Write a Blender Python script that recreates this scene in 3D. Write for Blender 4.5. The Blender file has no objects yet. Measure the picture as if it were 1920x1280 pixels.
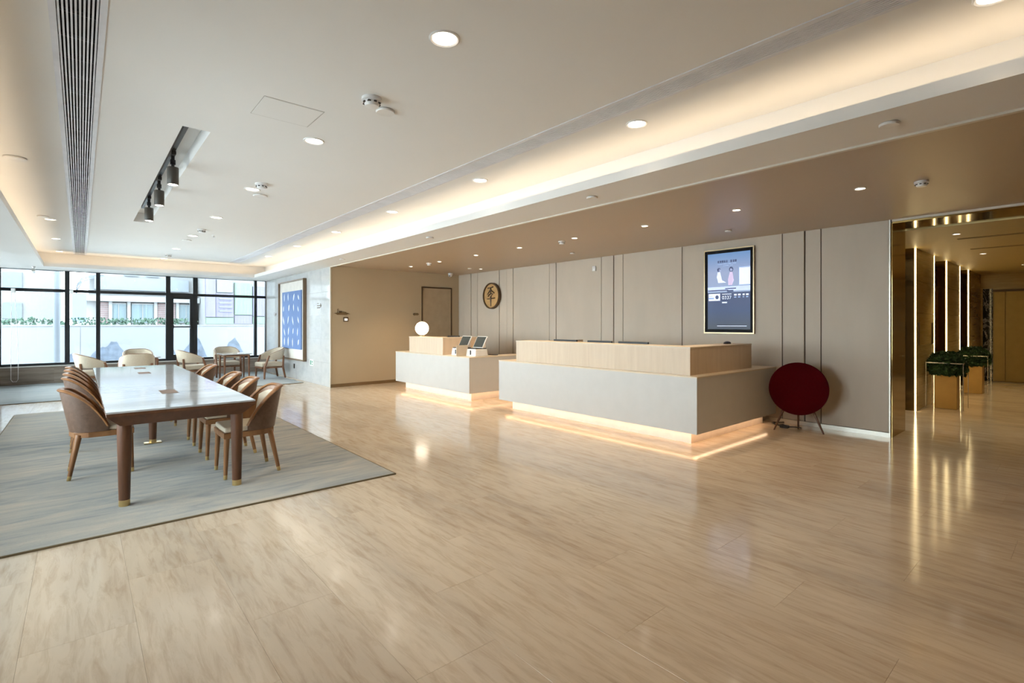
import bpy, math, random
from mathutils import Vector, Matrix
random.seed(7)
SC = bpy.context.scene
COL = SC.collection
R = math.radians

# ------------------------------------------------------------------ camera, sky, exposure
# world: +Y runs from the camera towards the far windows, +X towards the reception wall
THETA = R(40.6); EYE = 1.40; FPX = 944.0
cam_d = bpy.data.cameras.new('camera'); cam = bpy.data.objects.new('camera', cam_d); COL.objects.link(cam)
cam_d.sensor_width = 36.0; cam_d.lens = FPX / 1920 * 36.0
cam_d.shift_y = -(640 - 607) / 1920
cam_d.clip_start = 0.05; cam_d.clip_end = 400
cam.location = (0, 0, EYE); cam.rotation_euler = (R(90), 0, -THETA)
SC.camera = cam

wd = bpy.data.worlds.new('overcast_sky'); SC.world = wd; wd.use_nodes = True
bgn = wd.node_tree.nodes['Background']
bgn.inputs['Color'].default_value = (0.86, 0.94, 1.0, 1); bgn.inputs['Strength'].default_value = 8.0

SC.view_settings.view_transform = 'Standard'; SC.view_settings.look = 'None'
SC.view_settings.gamma = 1.0; SC.view_settings.exposure = 0.65
SC.view_settings.use_curve_mapping = False
SC.cycles.use_denoising = True; SC.cycles.use_light_tree = False
SC.cycles.caustics_reflective = False; SC.cycles.caustics_refractive = False
SC.cycles.sample_clamp_indirect = 6.0
SC.cycles.max_bounces = 7; SC.cycles.diffuse_bounces = 4; SC.cycles.glossy_bounces = 3; SC.cycles.transparent_max_bounces = 6
SC.cycles.use_adaptive_sampling = True; SC.cycles.adaptive_threshold = 0.08; SC.cycles.adaptive_min_samples = 16

WARM = (1.0, 0.74, 0.45)
SPOT_MAIN = 22.0      # centre ceiling downlights, W
SPOT_RIGHT = 22.0
SPOT_REC = 66.0
COVE = 6.5            # emission strengths
KICK = 4.8
LOBBY_LED = 9.0

def in_view(x, y, z, pad=0.0):
    d = x * math.sin(THETA) + y * math.cos(THETA)
    if d < 0.15: return False
    u = 960 + FPX * (x * math.cos(THETA) - y * math.sin(THETA)) / d
    v = 607 - FPX * (z - EYE) / d
    return -pad < u < 1920 + pad and -pad < v < 1280 + pad

# ------------------------------------------------------------------ mesh helper
class MB:
    def __init__(s): s.v = []; s.f = []; s.sm = []
    def add(s, vs, fs, smooth=False):
        b = len(s.v); s.v += [tuple(p) for p in vs]
        s.f += [tuple(b + i for i in f) for f in fs]; s.sm += [smooth] * len(fs); return s
    def box(s, x0, x1, y0, y1, z0, z1):
        return s.add([(x0,y0,z0),(x1,y0,z0),(x1,y1,z0),(x0,y1,z0),(x0,y0,z1),(x1,y0,z1),(x1,y1,z1),(x0,y1,z1)],
                     [(0,3,2,1),(4,5,6,7),(0,1,5,4),(1,2,6,5),(2,3,7,6),(3,0,4,7)])
    def quad(s, a, b, c, d): return s.add([a,b,c,d], [(0,1,2,3)])
    def lathe(s, prof, n=20, o=(0,0,0), M=None, cap=True):
        vs = []; fs = []
        for r, z in prof:
            for k in range(n):
                a = 2*math.pi*k/n; vs.append(Vector((r*math.cos(a), r*math.sin(a), z)))
        m = len(prof)
        for i in range(m-1):
            for k in range(n):
                k2 = (k+1) % n; fs.append((i*n+k, i*n+k2, (i+1)*n+k2, (i+1)*n+k))
        caps = []
        if cap: caps = [tuple(reversed(range(n))), tuple((m-1)*n+k for k in range(n))]
        if M is not None: vs = [M @ p for p in vs]
        vs = [(p[0]+o[0], p[1]+o[1], p[2]+o[2]) for p in vs]
        b = len(s.v); s.add(vs, fs, True)
        s.f += [tuple(b+i for i in c) for c in caps]; s.sm += [False]*len(caps); return s
    def tube(s, pts, rad, n=8, closed=False, flat=None):
        pts = [Vector(p) for p in pts]; m = len(pts)
        rr = rad if isinstance(rad, (list, tuple)) else [rad]*m
        vs = []; up = Vector((0,0,1))
        for i, p in enumerate(pts):
            a = pts[(i-1) % m] if (closed or i > 0) else p
            b = pts[(i+1) % m] if (closed or i < m-1) else p
            t = (b-a).normalized()
            ref = up if abs(t.dot(up)) < 0.95 else Vector((1,0,0))
            x = t.cross(ref).normalized(); y = x.cross(t).normalized()
            fx, fy = flat if flat else (1, 1)
            for k in range(n):
                an = 2*math.pi*k/n
                vs.append(p + x*(math.cos(an)*rr[i]*fx) + y*(math.sin(an)*rr[i]*fy))
        fs = []
        for i in range(m if closed else m-1):
            j = (i+1) % m
            for k in range(n):
                k2 = (k+1) % n; fs.append((i*n+k, i*n+k2, j*n+k2, j*n+k))
        b = len(s.v); s.add(vs, fs, True)
        if not closed:
            s.f += [tuple(b+k for k in reversed(range(n))), tuple(b+(m-1)*n+k for k in range(n))]; s.sm += [False]*2
        return s
    def prism(s, poly, plane, c0, c1):
        """poly of 2D points extruded; plane 'x': (y,z) polygon along x, 'y': (x,z), 'z': (x,y)"""
        def P(p, c): return {'x': (c, p[0], p[1]), 'y': (p[0], c, p[1]), 'z': (p[0], p[1], c)}[plane]
        n = len(poly)
        vs = [P(p, c0) for p in poly] + [P(p, c1) for p in poly]
        fs = [tuple(range(n)), tuple(reversed(range(n, 2*n)))] + [(i, n+i, n+(i+1) % n, (i+1) % n) for i in range(n)]
        return s.add(vs, fs)
    def grid(s, rows, smooth=True, close_u=False):
        m = len(rows); n = len(rows[0]); vs = [p for r in rows for p in r]
        fs = [(i*n+j, i*n+j+1, (i+1)*n+j+1, (i+1)*n+j) for i in range(m-1) for j in range(n-1)]
        return s.add(vs, fs, smooth)
    def mesh(s, name):
        me = bpy.data.meshes.new(name); me.from_pydata(s.v, [], s.f); me.update()
        me.polygons.foreach_set('use_smooth', s.sm)
        if any(s.sm): me.set_sharp_from_angle(angle=R(42))
        import bmesh
        bm = bmesh.new(); bm.from_mesh(me); bmesh.ops.recalc_face_normals(bm, faces=bm.faces); bm.to_mesh(me); bm.free()
        return me
    def build(s, name, mat, parent=None, loc=None, bev=0.0):
        return link(name, s.mesh(name), mat, parent, loc, bev)

def link(name, me, mat, parent=None, loc=None, bev=0.0):
    o = bpy.data.objects.new(name, me); COL.objects.link(o)
    if mat is not None and not me.materials: me.materials.append(mat)
    if parent is not None: o.parent = parent
    if loc is not None: o.location = loc
    if bev:
        b = o.modifiers.new('edge', 'BEVEL'); b.width = bev; b.segments = 2; b.limit_method = 'ANGLE'; b.angle_limit = R(40)
        b.harden_normals = False
    return o
def tag(o, label, cat=None, group=None, kind=None):
    o['label'] = label
    if cat: o['category'] = cat
    if group: o['group'] = group
    if kind: o['kind'] = kind
    return o
def thing(name, label, cat, loc=(0,0,0), rz=0.0, group=None, kind=None):
    o = bpy.data.objects.new(name, None); COL.objects.link(o); o.empty_display_size = 0.1
    o.location = loc; o.rotation_euler = (0, 0, rz)
    return tag(o, label, cat, group, kind)
def copy_tree(o, parent=None):
    c = o.copy(); COL.objects.link(c); c.parent = parent
    for ch in o.children: copy_tree(ch, c)
    return c
def B(x0, x1, y0, y1, z0, z1): return MB().box(x0, x1, y0, y1, z0, z1)
def plate(x0, x1, y0, y1, z0, z1, holes):
    xs = sorted({x0, x1, *[h[0] for h in holes], *[h[1] for h in holes]})
    ys = sorted({y0, y1, *[h[2] for h in holes], *[h[3] for h in holes]})
    m = MB()
    for i in range(len(xs)-1):
        run = None
        for j in range(len(ys)-1):
            cx, cy = (xs[i]+xs[i+1])/2, (ys[j]+ys[j+1])/2
            hole = any(h[0] < cx < h[1] and h[2] < cy < h[3] for h in holes)
            if not hole: run = run or ys[j]
            if run is not None and (hole or j == len(ys)-2):
                m.box(xs[i], xs[i+1], run, ys[j] if hole else ys[j+1], z0, z1); run = None
    return m
ORD = ['first','second','third','fourth','fifth','sixth','seventh','eighth','ninth','tenth']

# ------------------------------------------------------------------ materials
def nodes_of(name):
    m = bpy.data.materials.new(name); m.use_nodes = True
    nt = m.node_tree; return m, nt, nt.nodes['Principled BSDF']
def N(nt, t, **kw):
    n = nt.nodes.new(t)
    for k, v in kw.items(): setattr(n, k, v)
    return n
def ramp(nt, fac, stops):
    r = N(nt, 'ShaderNodeValToRGB'); e = r.color_ramp.elements
    while len(e) < len(stops): e.new(0.5)
    for el, (p, c) in zip(e, stops): el.position = p; el.color = (*c, 1)
    nt.links.new(fac, r.inputs[0]); return r.outputs[0]
def coords(nt, scale=(1,1,1), rot=(0,0,0), world=False, perobj=0.0):
    mp = N(nt, 'ShaderNodeMapping'); mp.inputs['Scale'].default_value = scale; mp.inputs['Rotation'].default_value = rot
    src = N(nt, 'ShaderNodeNewGeometry').outputs['Position'] if world else N(nt, 'ShaderNodeTexCoord').outputs['Object']
    if perobj:
        oi = N(nt, 'ShaderNodeObjectInfo'); ml = N(nt, 'ShaderNodeVectorMath', operation='SCALE'); cb = N(nt, 'ShaderNodeCombineXYZ')
        for k in range(3): nt.links.new(oi.outputs['Random'], cb.inputs[k])
        nt.links.new(cb.outputs[0], ml.inputs[0]); ml.inputs['Scale'].default_value = perobj
        ad = N(nt, 'ShaderNodeVectorMath', operation='ADD'); nt.links.new(src, ad.inputs[0]); nt.links.new(ml.outputs[0], ad.inputs[1]); src = ad.outputs[0]
    nt.links.new(src, mp.inputs[0]); return mp.outputs[0]
def noise(nt, vec, scale, detail=4, rough=0.55, dist=0.0):
    n = N(nt, 'ShaderNodeTexNoise'); n.inputs['Scale'].default_value = scale; n.inputs['Detail'].default_value = detail
    n.inputs['Roughness'].default_value = rough; n.inputs['Distortion'].default_value = dist
    nt.links.new(vec, n.inputs['Vector']); return n.outputs['Fac']
def bump(nt, bs, h, strength=0.1, dist=0.01):
    b = N(nt, 'ShaderNodeBump'); b.inputs['Strength'].default_value = strength; b.inputs['Distance'].default_value = dist
    nt.links.new(h, b.inputs['Height']); nt.links.new(b.outputs[0], bs.inputs['Normal'])
def paint(name, c, rough=0.6, metal=0.0, var=0.06, scale=(6,6,6), bmp=0.0, spec=0.5):
    m, nt, bs = nodes_of(name)
    f = noise(nt, coords(nt, scale), 1.0)
    nt.links.new(ramp(nt, f, [(0.3, tuple(x*(1-var) for x in c)), (0.7, tuple(min(1, x*(1+var)) for x in c))]), bs.inputs['Base Color'])
    bs.inputs['Roughness'].default_value = rough; bs.inputs['Metallic'].default_value = metal
    bs.inputs['Specular IOR Level'].default_value = spec
    if bmp: bump(nt, bs, noise(nt, coords(nt, (400,400,400)), 1.0, 2), bmp, 0.002)
    return m
def wood(name, c0, c1, scale, rough=0.38):
    m, nt, bs = nodes_of(name)
    f = noise(nt, coords(nt, scale, perobj=3.0), 1.0, 6, 0.6, 0.4)
    nt.links.new(ramp(nt, f, [(0.3, c0), (0.7, c1)]), bs.inputs['Base Color']); bs.inputs['Roughness'].default_value = rough
    return m
def emit(name, c, s):
    m, nt, bs = nodes_of(name)
    bs.inputs['Base Color'].default_value = (*c, 1); bs.inputs['Emission Color'].default_value = (*c, 1); bs.inputs['Emission Strength'].default_value = s
    return m
def stone(name, stops, vein, vscale, rough, fine=(60,6,6), perobj=5.0, world=True, tint=0.05):
    m, nt, bs = nodes_of(name)
    big = noise(nt, coords(nt, vscale, world=world, perobj=perobj), 1.0, 7, 0.62, 0.35)
    base = ramp(nt, big, stops)
    fi = noise(nt, coords(nt, fine, world=world, perobj=perobj), 1.0, 6, 0.62, 0.5)
    fr = ramp(nt, fi, [(0.28, vein), (0.55, (1,1,1))])
    mx = N(nt, 'ShaderNodeMix', data_type='RGBA', blend_type='MULTIPLY'); mx.inputs['Factor'].default_value = 0.75
    nt.links.new(base, mx.inputs['A']); nt.links.new(fr, mx.inputs['B'])
    oi = N(nt, 'ShaderNodeObjectInfo')
    tr = ramp(nt, oi.outputs['Random'], [(0, (1-tint,)*3), (1, (1,1,1))])
    m2 = N(nt, 'ShaderNodeMix', data_type='RGBA', blend_type='MULTIPLY'); m2.inputs['Factor'].default_value = 1.0
    nt.links.new(mx.outputs['Result'], m2.inputs['A']); nt.links.new(tr, m2.inputs['B'])
    nt.links.new(m2.outputs['Result'], bs.inputs['Base Color']); bs.inputs['Roughness'].default_value = rough
    return m
def glass_mat(name, tint=(0.93,0.97,0.97)):
    m, nt, bs = nodes_of(name); nt.nodes.remove(bs)
    tr = N(nt, 'ShaderNodeBsdfTransparent'); tr.inputs[0].default_value = (*tint, 1)
    gl = N(nt, 'ShaderNodeBsdfGlossy'); gl.inputs['Roughness'].default_value = 0.0
    fr = N(nt, 'ShaderNodeFresnel'); fr.inputs[0].default_value = 1.35
    mx = N(nt, 'ShaderNodeMixShader'); nt.links.new(fr.outputs[0], mx.inputs[0]); nt.links.new(tr.outputs[0], mx.inputs[1]); nt.links.new(gl.outputs[0], mx.inputs[2])
    nt.links.new(mx.outputs[0], nt.nodes['Material Output'].inputs[0]); return m

M = {}
M['floor'] = stone('travertine_floor', [(0.22,(0.48,0.40,0.32)),(0.40,(0.60,0.49,0.375)),(0.56,(0.69,0.57,0.435)),(0.66,(0.64,0.53,0.41)),(0.82,(0.51,0.45,0.385))], (0.70,0.62,0.54), (1.9,0.42,3), 0.12, fine=(26,3.4,5), perobj=0.15, tint=0.03)
M['grout'] = paint('floor_bed', (0.50,0.42,0.33), 0.7)
M['white'] = paint('ceiling_white', (0.84,0.825,0.80), 0.75, var=0.015, scale=(.6,.6,.6))
M['tan_ceiling'] = paint('satin_taupe_ceiling', (0.50,0.395,0.285), 0.38, var=0.02, scale=(.6,.6,.6))
M['panel'] = paint('fabric_wall_panel', (0.58,0.51,0.425), 0.8, var=0.04, scale=(3,3,1), bmp=0.15)
M['seam'] = paint('panel_seam', (0.10,0.08,0.06), 0.8)
M['alcove'] = paint('alcove_wall_paint', (0.50,0.39,0.255), 0.65, var=0.03, scale=(1,1,1))
M['marble'] = stone('pale_marble', [(0.25,(0.44,0.44,0.435)),(0.5,(0.56,0.56,0.55)),(0.75,(0.50,0.50,0.50))], (0.84,0.84,0.87), (1.2,1.2,1.2), 0.09, fine=(3,3,7), perobj=6.0)
M['plinth'] = stone('window_plinth_stone', [(0.3,(0.24,0.19,0.15)),(0.7,(0.40,0.34,0.29))], (0.6,0.55,0.5), (0.8,0.8,6), 0.12, fine=(1,1,20))
M['sill'] = paint('sill_stone', (0.55,0.53,0.5), 0.25)
M['black'] = paint('black_aluminium', (0.022,0.024,0.027), 0.4, 0.3)
M['glass'] = glass_mat('clear_glass')
M['base_brown'] = paint('bronze_baseboard', (0.20,0.13,0.06), 0.35, 0.4)
M['base_grey'] = paint('brushed_baseboard', (0.62,0.58,0.5), 0.3, 0.5)
M['bead'] = paint('ceiling_bead', (0.72,0.66,0.56), 0.5)
M['door_panel'] = paint('taupe_door', (0.42,0.32,0.205), 0.55)
M['dark_frame'] = paint('dark_bronze', (0.10,0.06,0.03), 0.4, 0.3)
M['counter'] = paint('pale_grey_laminate', (0.61,0.59,0.56), 0.5, var=0.02)
M['oak'] = wood('pale_oak', (0.66,0.52,0.38), (0.74,0.60,0.45), (18,18,1.2), 0.45)
M['oak_top'] = paint('pale_counter_top', (0.70,0.60,0.47), 0.35)
M['kick'] = paint('kick_panel', (0.80,0.72,0.64), 0.5)
M['walnut'] = wood('walnut', (0.065,0.025,0.010), (0.125,0.048,0.020), (14,14,2.0), 0.42)
M['walnut_chair'] = wood('warm_walnut', (0.20,0.088,0.034), (0.32,0.15,0.06), (10,10,3.0), 0.34)
M['walnut_mid'] = wood('reddish_walnut', (0.15,0.062,0.028), (0.24,0.105,0.048), (10,10,3.0), 0.38)
M['shell'] = wood('brown_leather_shell', (0.10,0.055,0.033), (0.15,0.085,0.055), (30,30,30), 0.45)
M['brass'] = paint('brass', (0.62,0.45,0.20), 0.3, 0.9)
M['cream'] = paint('cream_upholstery', (0.62,0.53,0.40), 0.75, var=0.05, scale=(40,40,40), bmp=0.2)
M['cream_light'] = paint('oat_upholstery', (0.55,0.47,0.36), 0.8, var=0.05, scale=(40,40,40), bmp=0.2)
M['tabletop'] = stone('table_top_stone', [(0.3,(0.36,0.37,0.38)),(0.5,(0.50,0.50,0.50)),(0.7,(0.42,0.42,0.42))], (0.74,0.73,0.72), (0.7,5,3), 0.07, fine=(2,40,5))
M['table_edge'] = paint('table_edge', (0.75,0.73,0.70), 0.3)
M['rug'] = None
M['led'] = emit('warm_led', (1.0,0.80,0.56), COVE)
M['led_kick'] = emit('kick_led', (1.0,0.68,0.42), KICK)
M['led_lobby'] = emit('lobby_led', (1.0,0.78,0.40), LOBBY_LED)
M['lens'] = emit('downlight_lens', (1.0,0.90,0.76), 9.0)
M['globe'] = emit('globe_glass', (1.0,0.88,0.72), 2.6)
M['trimwhite'] = paint('white_enamel', (0.80,0.78,0.75), 0.35)
M['grille'] = paint('grille_white', (0.74,0.74,0.78), 0.4)
M['void'] = paint('duct_black', (0.02,0.02,0.025), 0.9)
M['red'] = paint('crimson_cloth', (0.075,0.001,0.004), 0.95, var=0.1, scale=(80,80,80), bmp=0.3, spec=0.1)
M['leg_dark'] = wood('dark_leg_wood', (0.09,0.04,0.02), (0.14,0.065,0.035), (8,8,2))
M['blackplastic'] = paint('black_plastic', (0.02,0.02,0.022), 0.35)
M['whiteplastic'] = paint('white_plastic', (0.82,0.81,0.80), 0.3)
M['bronze'] = paint('polished_bronze', (0.42,0.29,0.11), 0.10, 1.0, var=0.04, scale=(2,2,2))
M['bronze_dark'] = paint('dark_mirror_bronze', (0.22,0.15,0.06), 0.12, 1.0, var=0.04)
M['goldstone'] = stone('golden_travertine', [(0.3,(0.36,0.25,0.09)),(0.6,(0.48,0.345,0.135))], (0.75,0.68,0.5), (0.6,0.6,5), 0.22, fine=(2,2,30))
M['golddoor'] = paint('gold_door', (0.34,0.235,0.08), 0.4, 0.5)
M['lobby_ceiling'] = paint('lobby_ceiling_paint', (0.52,0.39,0.16), 0.5, var=0.02)
M['pot'] = paint('gold_planter', (0.50,0.31,0.10), 0.38, 0.45)
M['steel'] = paint('brushed_steel', (0.62,0.60,0.56), 0.25, 1.0)
M['soil'] = paint('soil', (0.05,0.035,0.02), 0.9)

def rug_mat(name, cool, mid, warm):
    m, nt, bs = nodes_of(name)
    a = noise(nt, coords(nt, (1.2,6.5,3), world=True), 1.0, 9, 0.70, 0.9)
    b = noise(nt, coords(nt, (0.45,0.7,3), world=True), 1.0, 3, 0.5)
    ad = N(nt, 'ShaderNodeMath', operation='MULTIPLY_ADD'); nt.links.new(a, ad.inputs[0]); ad.inputs[1].default_value = 0.75
    sc = N(nt, 'ShaderNodeMath', operation='MULTIPLY'); nt.links.new(b, sc.inputs[0]); sc.inputs[1].default_value = 0.35; nt.links.new(sc.outputs[0], ad.inputs[2])
    nt.links.new(ramp(nt, ad.outputs[0], [(0.36, cool), (0.52, mid), (0.70, warm)]), bs.inputs['Base Color'])
    bs.inputs['Roughness'].default_value = 0.95; bs.inputs['Specular IOR Level'].default_value = 0.1
    bump(nt, bs, noise(nt, coords(nt, (60,260,60), world=True), 1.0, 3), 0.5, 0.006); return m
M['rug'] = rug_mat('silky_rug', (0.20,0.225,0.24), (0.36,0.355,0.33), (0.51,0.45,0.37))
M['rug2'] = rug_mat('grey_rug', (0.26,0.30,0.32), (0.36,0.39,0.40), (0.42,0.44,0.44))
M['rug_edge'] = paint('rug_binding', (0.16,0.12,0.065), 0.9)

# ------------------------------------------------------------------ floor and its tiles
TW, TL = 0.40, 1.35
X0, X1, Y0, Y1 = -1.4, 7.57, -2.6, 16.0
fl = B(X0-0.3, 17.2, Y0-0.2, Y1+0.3, -0.15, -0.010).build('floor', M['grout'])
tag(fl, 'polished travertine tile floor with long veins', 'floor', kind='structure')
def tile_mesh(mb, x0, x1, y0, y1):
    c = 0.0006; g = 0.0002
    x0 += g; x1 -= g; y0 += g; y1 -= g
    mb.add([(x0,y0,-.010),(x1,y0,-.010),(x1,y1,-.010),(x0,y1,-.010),(x0,y0,-.0008),(x1,y0,-.0008),(x1,y1,-.0008),(x0,y1,-.0008),
            (x0+c,y0+c,0),(x1-c,y0+c,0),(x1-c,y1-c,0),(x0+c,y1-c,0)],
           [(0,1,5,4),(1,2,6,5),(2,3,7,6),(3,0,4,7),(4,5,9,8),(5,6,10,9),(6,7,11,10),(7,4,8,11),(8,9,10,11)])
RUG = (-0.77, 2.23, 4.26, 10.78)
tm = MB(); tile_mesh(tm, -TW/2, TW/2, -TL/2, TL/2); tile_me = tm.mesh('tile'); tile_me.materials.append(M['floor'])
cand = []; rest = MB()
nx = int(math.ceil((X1-X0)/TW)); ny = int(math.ceil((Y1-Y0)/TL))+1
for i in range(nx):
    for j in range(-1, ny):
        ax = X0+i*TW; bx = min(ax+TW, X1); ay = Y0+j*TL+(i*0.37 % 1)*TL; by = min(ay+TL, Y1); ay = max(ay, Y0)
        if by-ay < 0.03 or bx-ax < 0.03: continue
        hid = ax > RUG[0]+.02 and bx < RUG[1]-.02 and ay > RUG[2]+.02 and by < RUG[3]-.02
        whole = abs(bx-ax-TW) < 1e-6 and abs(by-ay-TL) < 1e-6
        cx, cy = (ax+bx)/2, (ay+by)/2
        vis = any(in_view(px, py, 0, -5) for px in (ax, cx, bx) for py in (ay, cy, by))
        d = cx*math.sin(THETA)+cy*math.cos(THETA)
        if whole and vis and not hid and not (5.45 < ax and cy > 2.9): cand.append((d, cx, cy))
        else: tile_mesh(rest, ax, bx, ay, by)
cand.sort()
for d, cx, cy in cand[:298]:
    link('tile', tile_me, None, fl, (cx, cy, 0))
for d, cx, cy in cand[298:]: tile_mesh(rest, cx-TW/2, cx+TW/2, cy-TL/2, cy+TL/2)
for i in range(24):
    for j in range(3):
        tile_mesh(rest, X1+i*TW, X1+(i+1)*TW, max(-.8, -0.8+j*1.35-(0.5 if i % 2 else 0)), min(2.3, -0.8+(j+1)*1.35-(0.5 if i % 2 else 0)))
fr = rest.build('tile_field', M['floor'], fl); fr['kind'] = 'stuff'

# ------------------------------------------------------------------ ceilings
ZC, ZS = 3.00, 2.66            # tray ceiling, dropped soffit underside
LX0, LX1, LY0, LY1 = -0.61, 3.60, -2.0, 15.0   # cove lips
BX0, BX1, BY0, BY1 = -0.98, 3.97, -2.4, 15.4   # cove back faces
GL = (-0.125, 0.105, -1.0, 15.35)
GR = (2.92, 3.14, -1.0, 14.6)
TR = (0.62, 0.83, 4.82, 9.80)
ce = plate(BX0-.05, BX1+.05, BY0-.05, BY1+.05, ZC, ZC+0.05, [GL, GR, TR]).build('ceiling', M['white'])
tag(ce, 'white tray ceiling over the dining table and walkway', 'ceiling', kind='structure')
so = MB()
so.box(X0-.1, BX0, Y0, Y1+.1, ZS, ZC+.05); so.box(BX1, 4.17, Y0, 11.0, ZS, ZC+.05); so.box(BX1, 4.32, 11.0, Y1+.1, ZS, ZC+.05)
so.box(BX0, BX1, BY1, Y1+.1, ZS, ZC+.05); so.box(BX0, BX1, Y0, BY0, ZS, ZC+.05)
so.box(BX0, LX0, BY0, BY1, ZS, ZS+.02); so.box(LX1, BX1, BY0, BY1, ZS, ZS+.02)
so.box(LX0, LX1, LY1, BY1, ZS, ZS+.02); so.box(LX0, LX1, BY0, LY0, ZS, ZS+.02)
lip = 0.085
so.box(LX0-.025, LX0, LY0-.025, LY1+.025, ZS+.02, ZS+lip); so.box(LX1, LX1+.025, LY0-.025, LY1+.025, ZS+.02, ZS+lip)
so.box(LX0, LX1, LY1, LY1+.025, ZS+.02, ZS+lip); so.box(LX0, LX1, LY0-.025, LY0, ZS+.02, ZS+lip)
o = so.build('ceiling_soffit', M['white']); tag(o, 'white dropped soffit with a lit cove lip around the tray ceiling', 'ceiling', kind='structure')
rc = B(4.17, 7.72, Y0, 11.2, 2.68, 2.76).build('ceiling_reception', M['tan_ceiling']); tag(rc, 'lower satin taupe ceiling above the reception desks', 'ceiling', kind='structure')
bd = B(4.165, 4.20, Y0, 11.0, 2.645, 2.685).build('trim_1', M['bead']); tag(bd, 'pale bead along the edge of the reception ceiling', 'trim', kind='structure')

# cove LED strips, hidden behind the lips
def led_line(name, p, q, w, up, mat, label, z, parent=None):
    m = MB(); n = max(1, int(math.dist(p, q)/0.5)); dx, dy = (q[0]-p[0]), (q[1]-p[1]); L = math.hypot(dx, dy); nx_, ny_ = -dy/L*w/2, dx/L*w/2
    for k in range(n):
        a = (p[0]+dx*k/n, p[1]+dy*k/n); b = (p[0]+dx*(k+1)/n, p[1]+dy*(k+1)/n)
        m.add([(a[0]-nx_,a[1]-ny_,z),(b[0]-nx_,b[1]-ny_,z),(b[0]+nx_,b[1]+ny_,z),(a[0]+nx_,a[1]+ny_,z)], [(0,1,2,3) if up else (3,2,1,0)])
    me = bpy.data.meshes.new(name); me.from_pydata(m.v, [], m.f); me.update()
    o = link(name, me, mat, parent)
    if label: tag(o, label, 'light strip', 'cove light strips')
    return o
zl = ZS+.03
led_line('cove_light_strip', (LX1+.10, LY0), (LX1+.10, LY1+.05), .03, True, M['led'], 'warm light strip in the ceiling cove beside the reception area', zl)
led_line('cove_light_strip', (LX0-.10, LY0), (LX0-.10, LY1+.05), .03, True, M['led'], 'warm light strip in the ceiling cove along the left glazing', zl)
led_line('cove_light_strip', (LX0, LY1+.10), (LX1, LY1+.10), .03, True, M['led'], 'warm light strip in the ceiling cove above the far windows', zl)

# ------------------------------------------------------------------ walls
w = MB(); w.box(7.585, 7.75, 1.68, 11.2, 0, 2.7); w.box(7.585, 7.75, Y0, -0.8, 0, 2.7); w.box(7.585, 7.75, -0.8, 1.68, 2.67, 2.75)
wr = w.build('wall_right', M['seam']); tag(wr, 'reception back wall of taupe fabric panels with vertical seams', 'wall', kind='structure')
seams = [11.0,10.75,10.44,10.17,9.30,9.02,8.79,7.61,7.41,6.20,5.91,5.70,4.50,2.93,2.64,2.44,1.685]
for a, b in zip(seams[:-1], seams[1:]):
    proud = 0.0 if (a-b) > .5 else (0.006 if (seams.index(a) % 2) else -0.004)
    B(7.57-proud, 7.588, b+.007, a-.007, 0.06, 2.68).build('panel', M['panel'], wr, bev=.003)
B(7.57, 7.588, Y0, -0.81, 0.06, 2.68).build('panel', M['panel'], wr)
o = B(7.562, 7.588, 1.685, 11.0, 0, 0.055).build('baseboard_right', M['base_grey']); tag(o, 'slim brushed baseboard under the reception wall panels', 'baseboard', kind='structure')
o = B(7.555, 7.60, 1.672, 1.686, 0, 2.68).build('trim_2', M['base_grey']); tag(o, 'thin metal corner strip where the reception wall meets the bronze portal', 'trim', kind='structure')

wa = B(4.192, 7.75, 11.0, 11.15, 0, 2.69).build('wall_alcove', M['alcove']); tag(wa, 'plain brown painted side wall beside the small desk', 'wall', kind='structure')
o = B(4.172, 7.56, 10.985, 11.0, 0, 0.07).build('baseboard_alcove', M['base_brown']); tag(o, 'brown baseboard of the plain side wall', 'baseboard', kind='structure')
# door in the alcove wall
dr = thing('door_1', 'flush taupe door with dark frame in the brown side wall', 'door', (6.90, 10.99, 0), kind='structure')
B(-.42, .42, -.004, .02, 0.02, 2.30).build('door_leaf', M['door_panel'], dr)
B(-.445, -.42, -.02, .02, 0, 2.33).build('door_frame', M['dark_frame'], dr); B(.42, .445, -.02, .02, 0, 2.33).build('door_frame', M['dark_frame'], dr)
B(-.42, .42, -.02, .02, 2.30, 2.33).build('door_frame', M['dark_frame'], dr)
MB().tube([(.34,-.004,1.02),(.34,-.05,1.02),(.22,-.05,1.02)], .01).build('handle', M['dark_frame'], dr)

# marble wall towards the windows, slab by slab
wm = B(4.19, 4.40, 11.16, Y1+.1, 0, 2.67).build('wall_marble', M['grout']); tag(wm, 'pale polished marble wall with the blue framed picture', 'wall', kind='structure')
rows = [0, .53, 1.06, 1.59, 2.12, 2.66]; ys = [11.0, 11.55, 12.45, 13.35, 14.25, 15.15, 16.0]
for zi in range(5):
    for yi in range(6):
        B(4.17, 4.19, ys[yi]+.0012, ys[yi+1]-.0012, rows[zi]+.0012, rows[zi+1]-.0012).build('marble_slab', M['marble'], wm, bev=.0012)
o = B(4.160, 4.182, 10.985, 11.012, 0, 2.66).build('trim_3', M['bead']); tag(o, 'pale corner strip between the marble wall and the brown side wall', 'trim', kind='structure')

# near wall behind the camera
o = B(X0-.1, 7.72, Y0-.15, Y0, 0, 3.05).build('wall_near', M['alcove']); tag(o, 'plain wall behind the viewer', 'wall', kind='structure')

o = B(X0-.15, X0, Y0-.15, 2.6, 0, 2.66).build('wall_left_near', M['alcove']); tag(o, 'plain brown wall beside the viewer on the left', 'wall', kind='structure')
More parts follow.
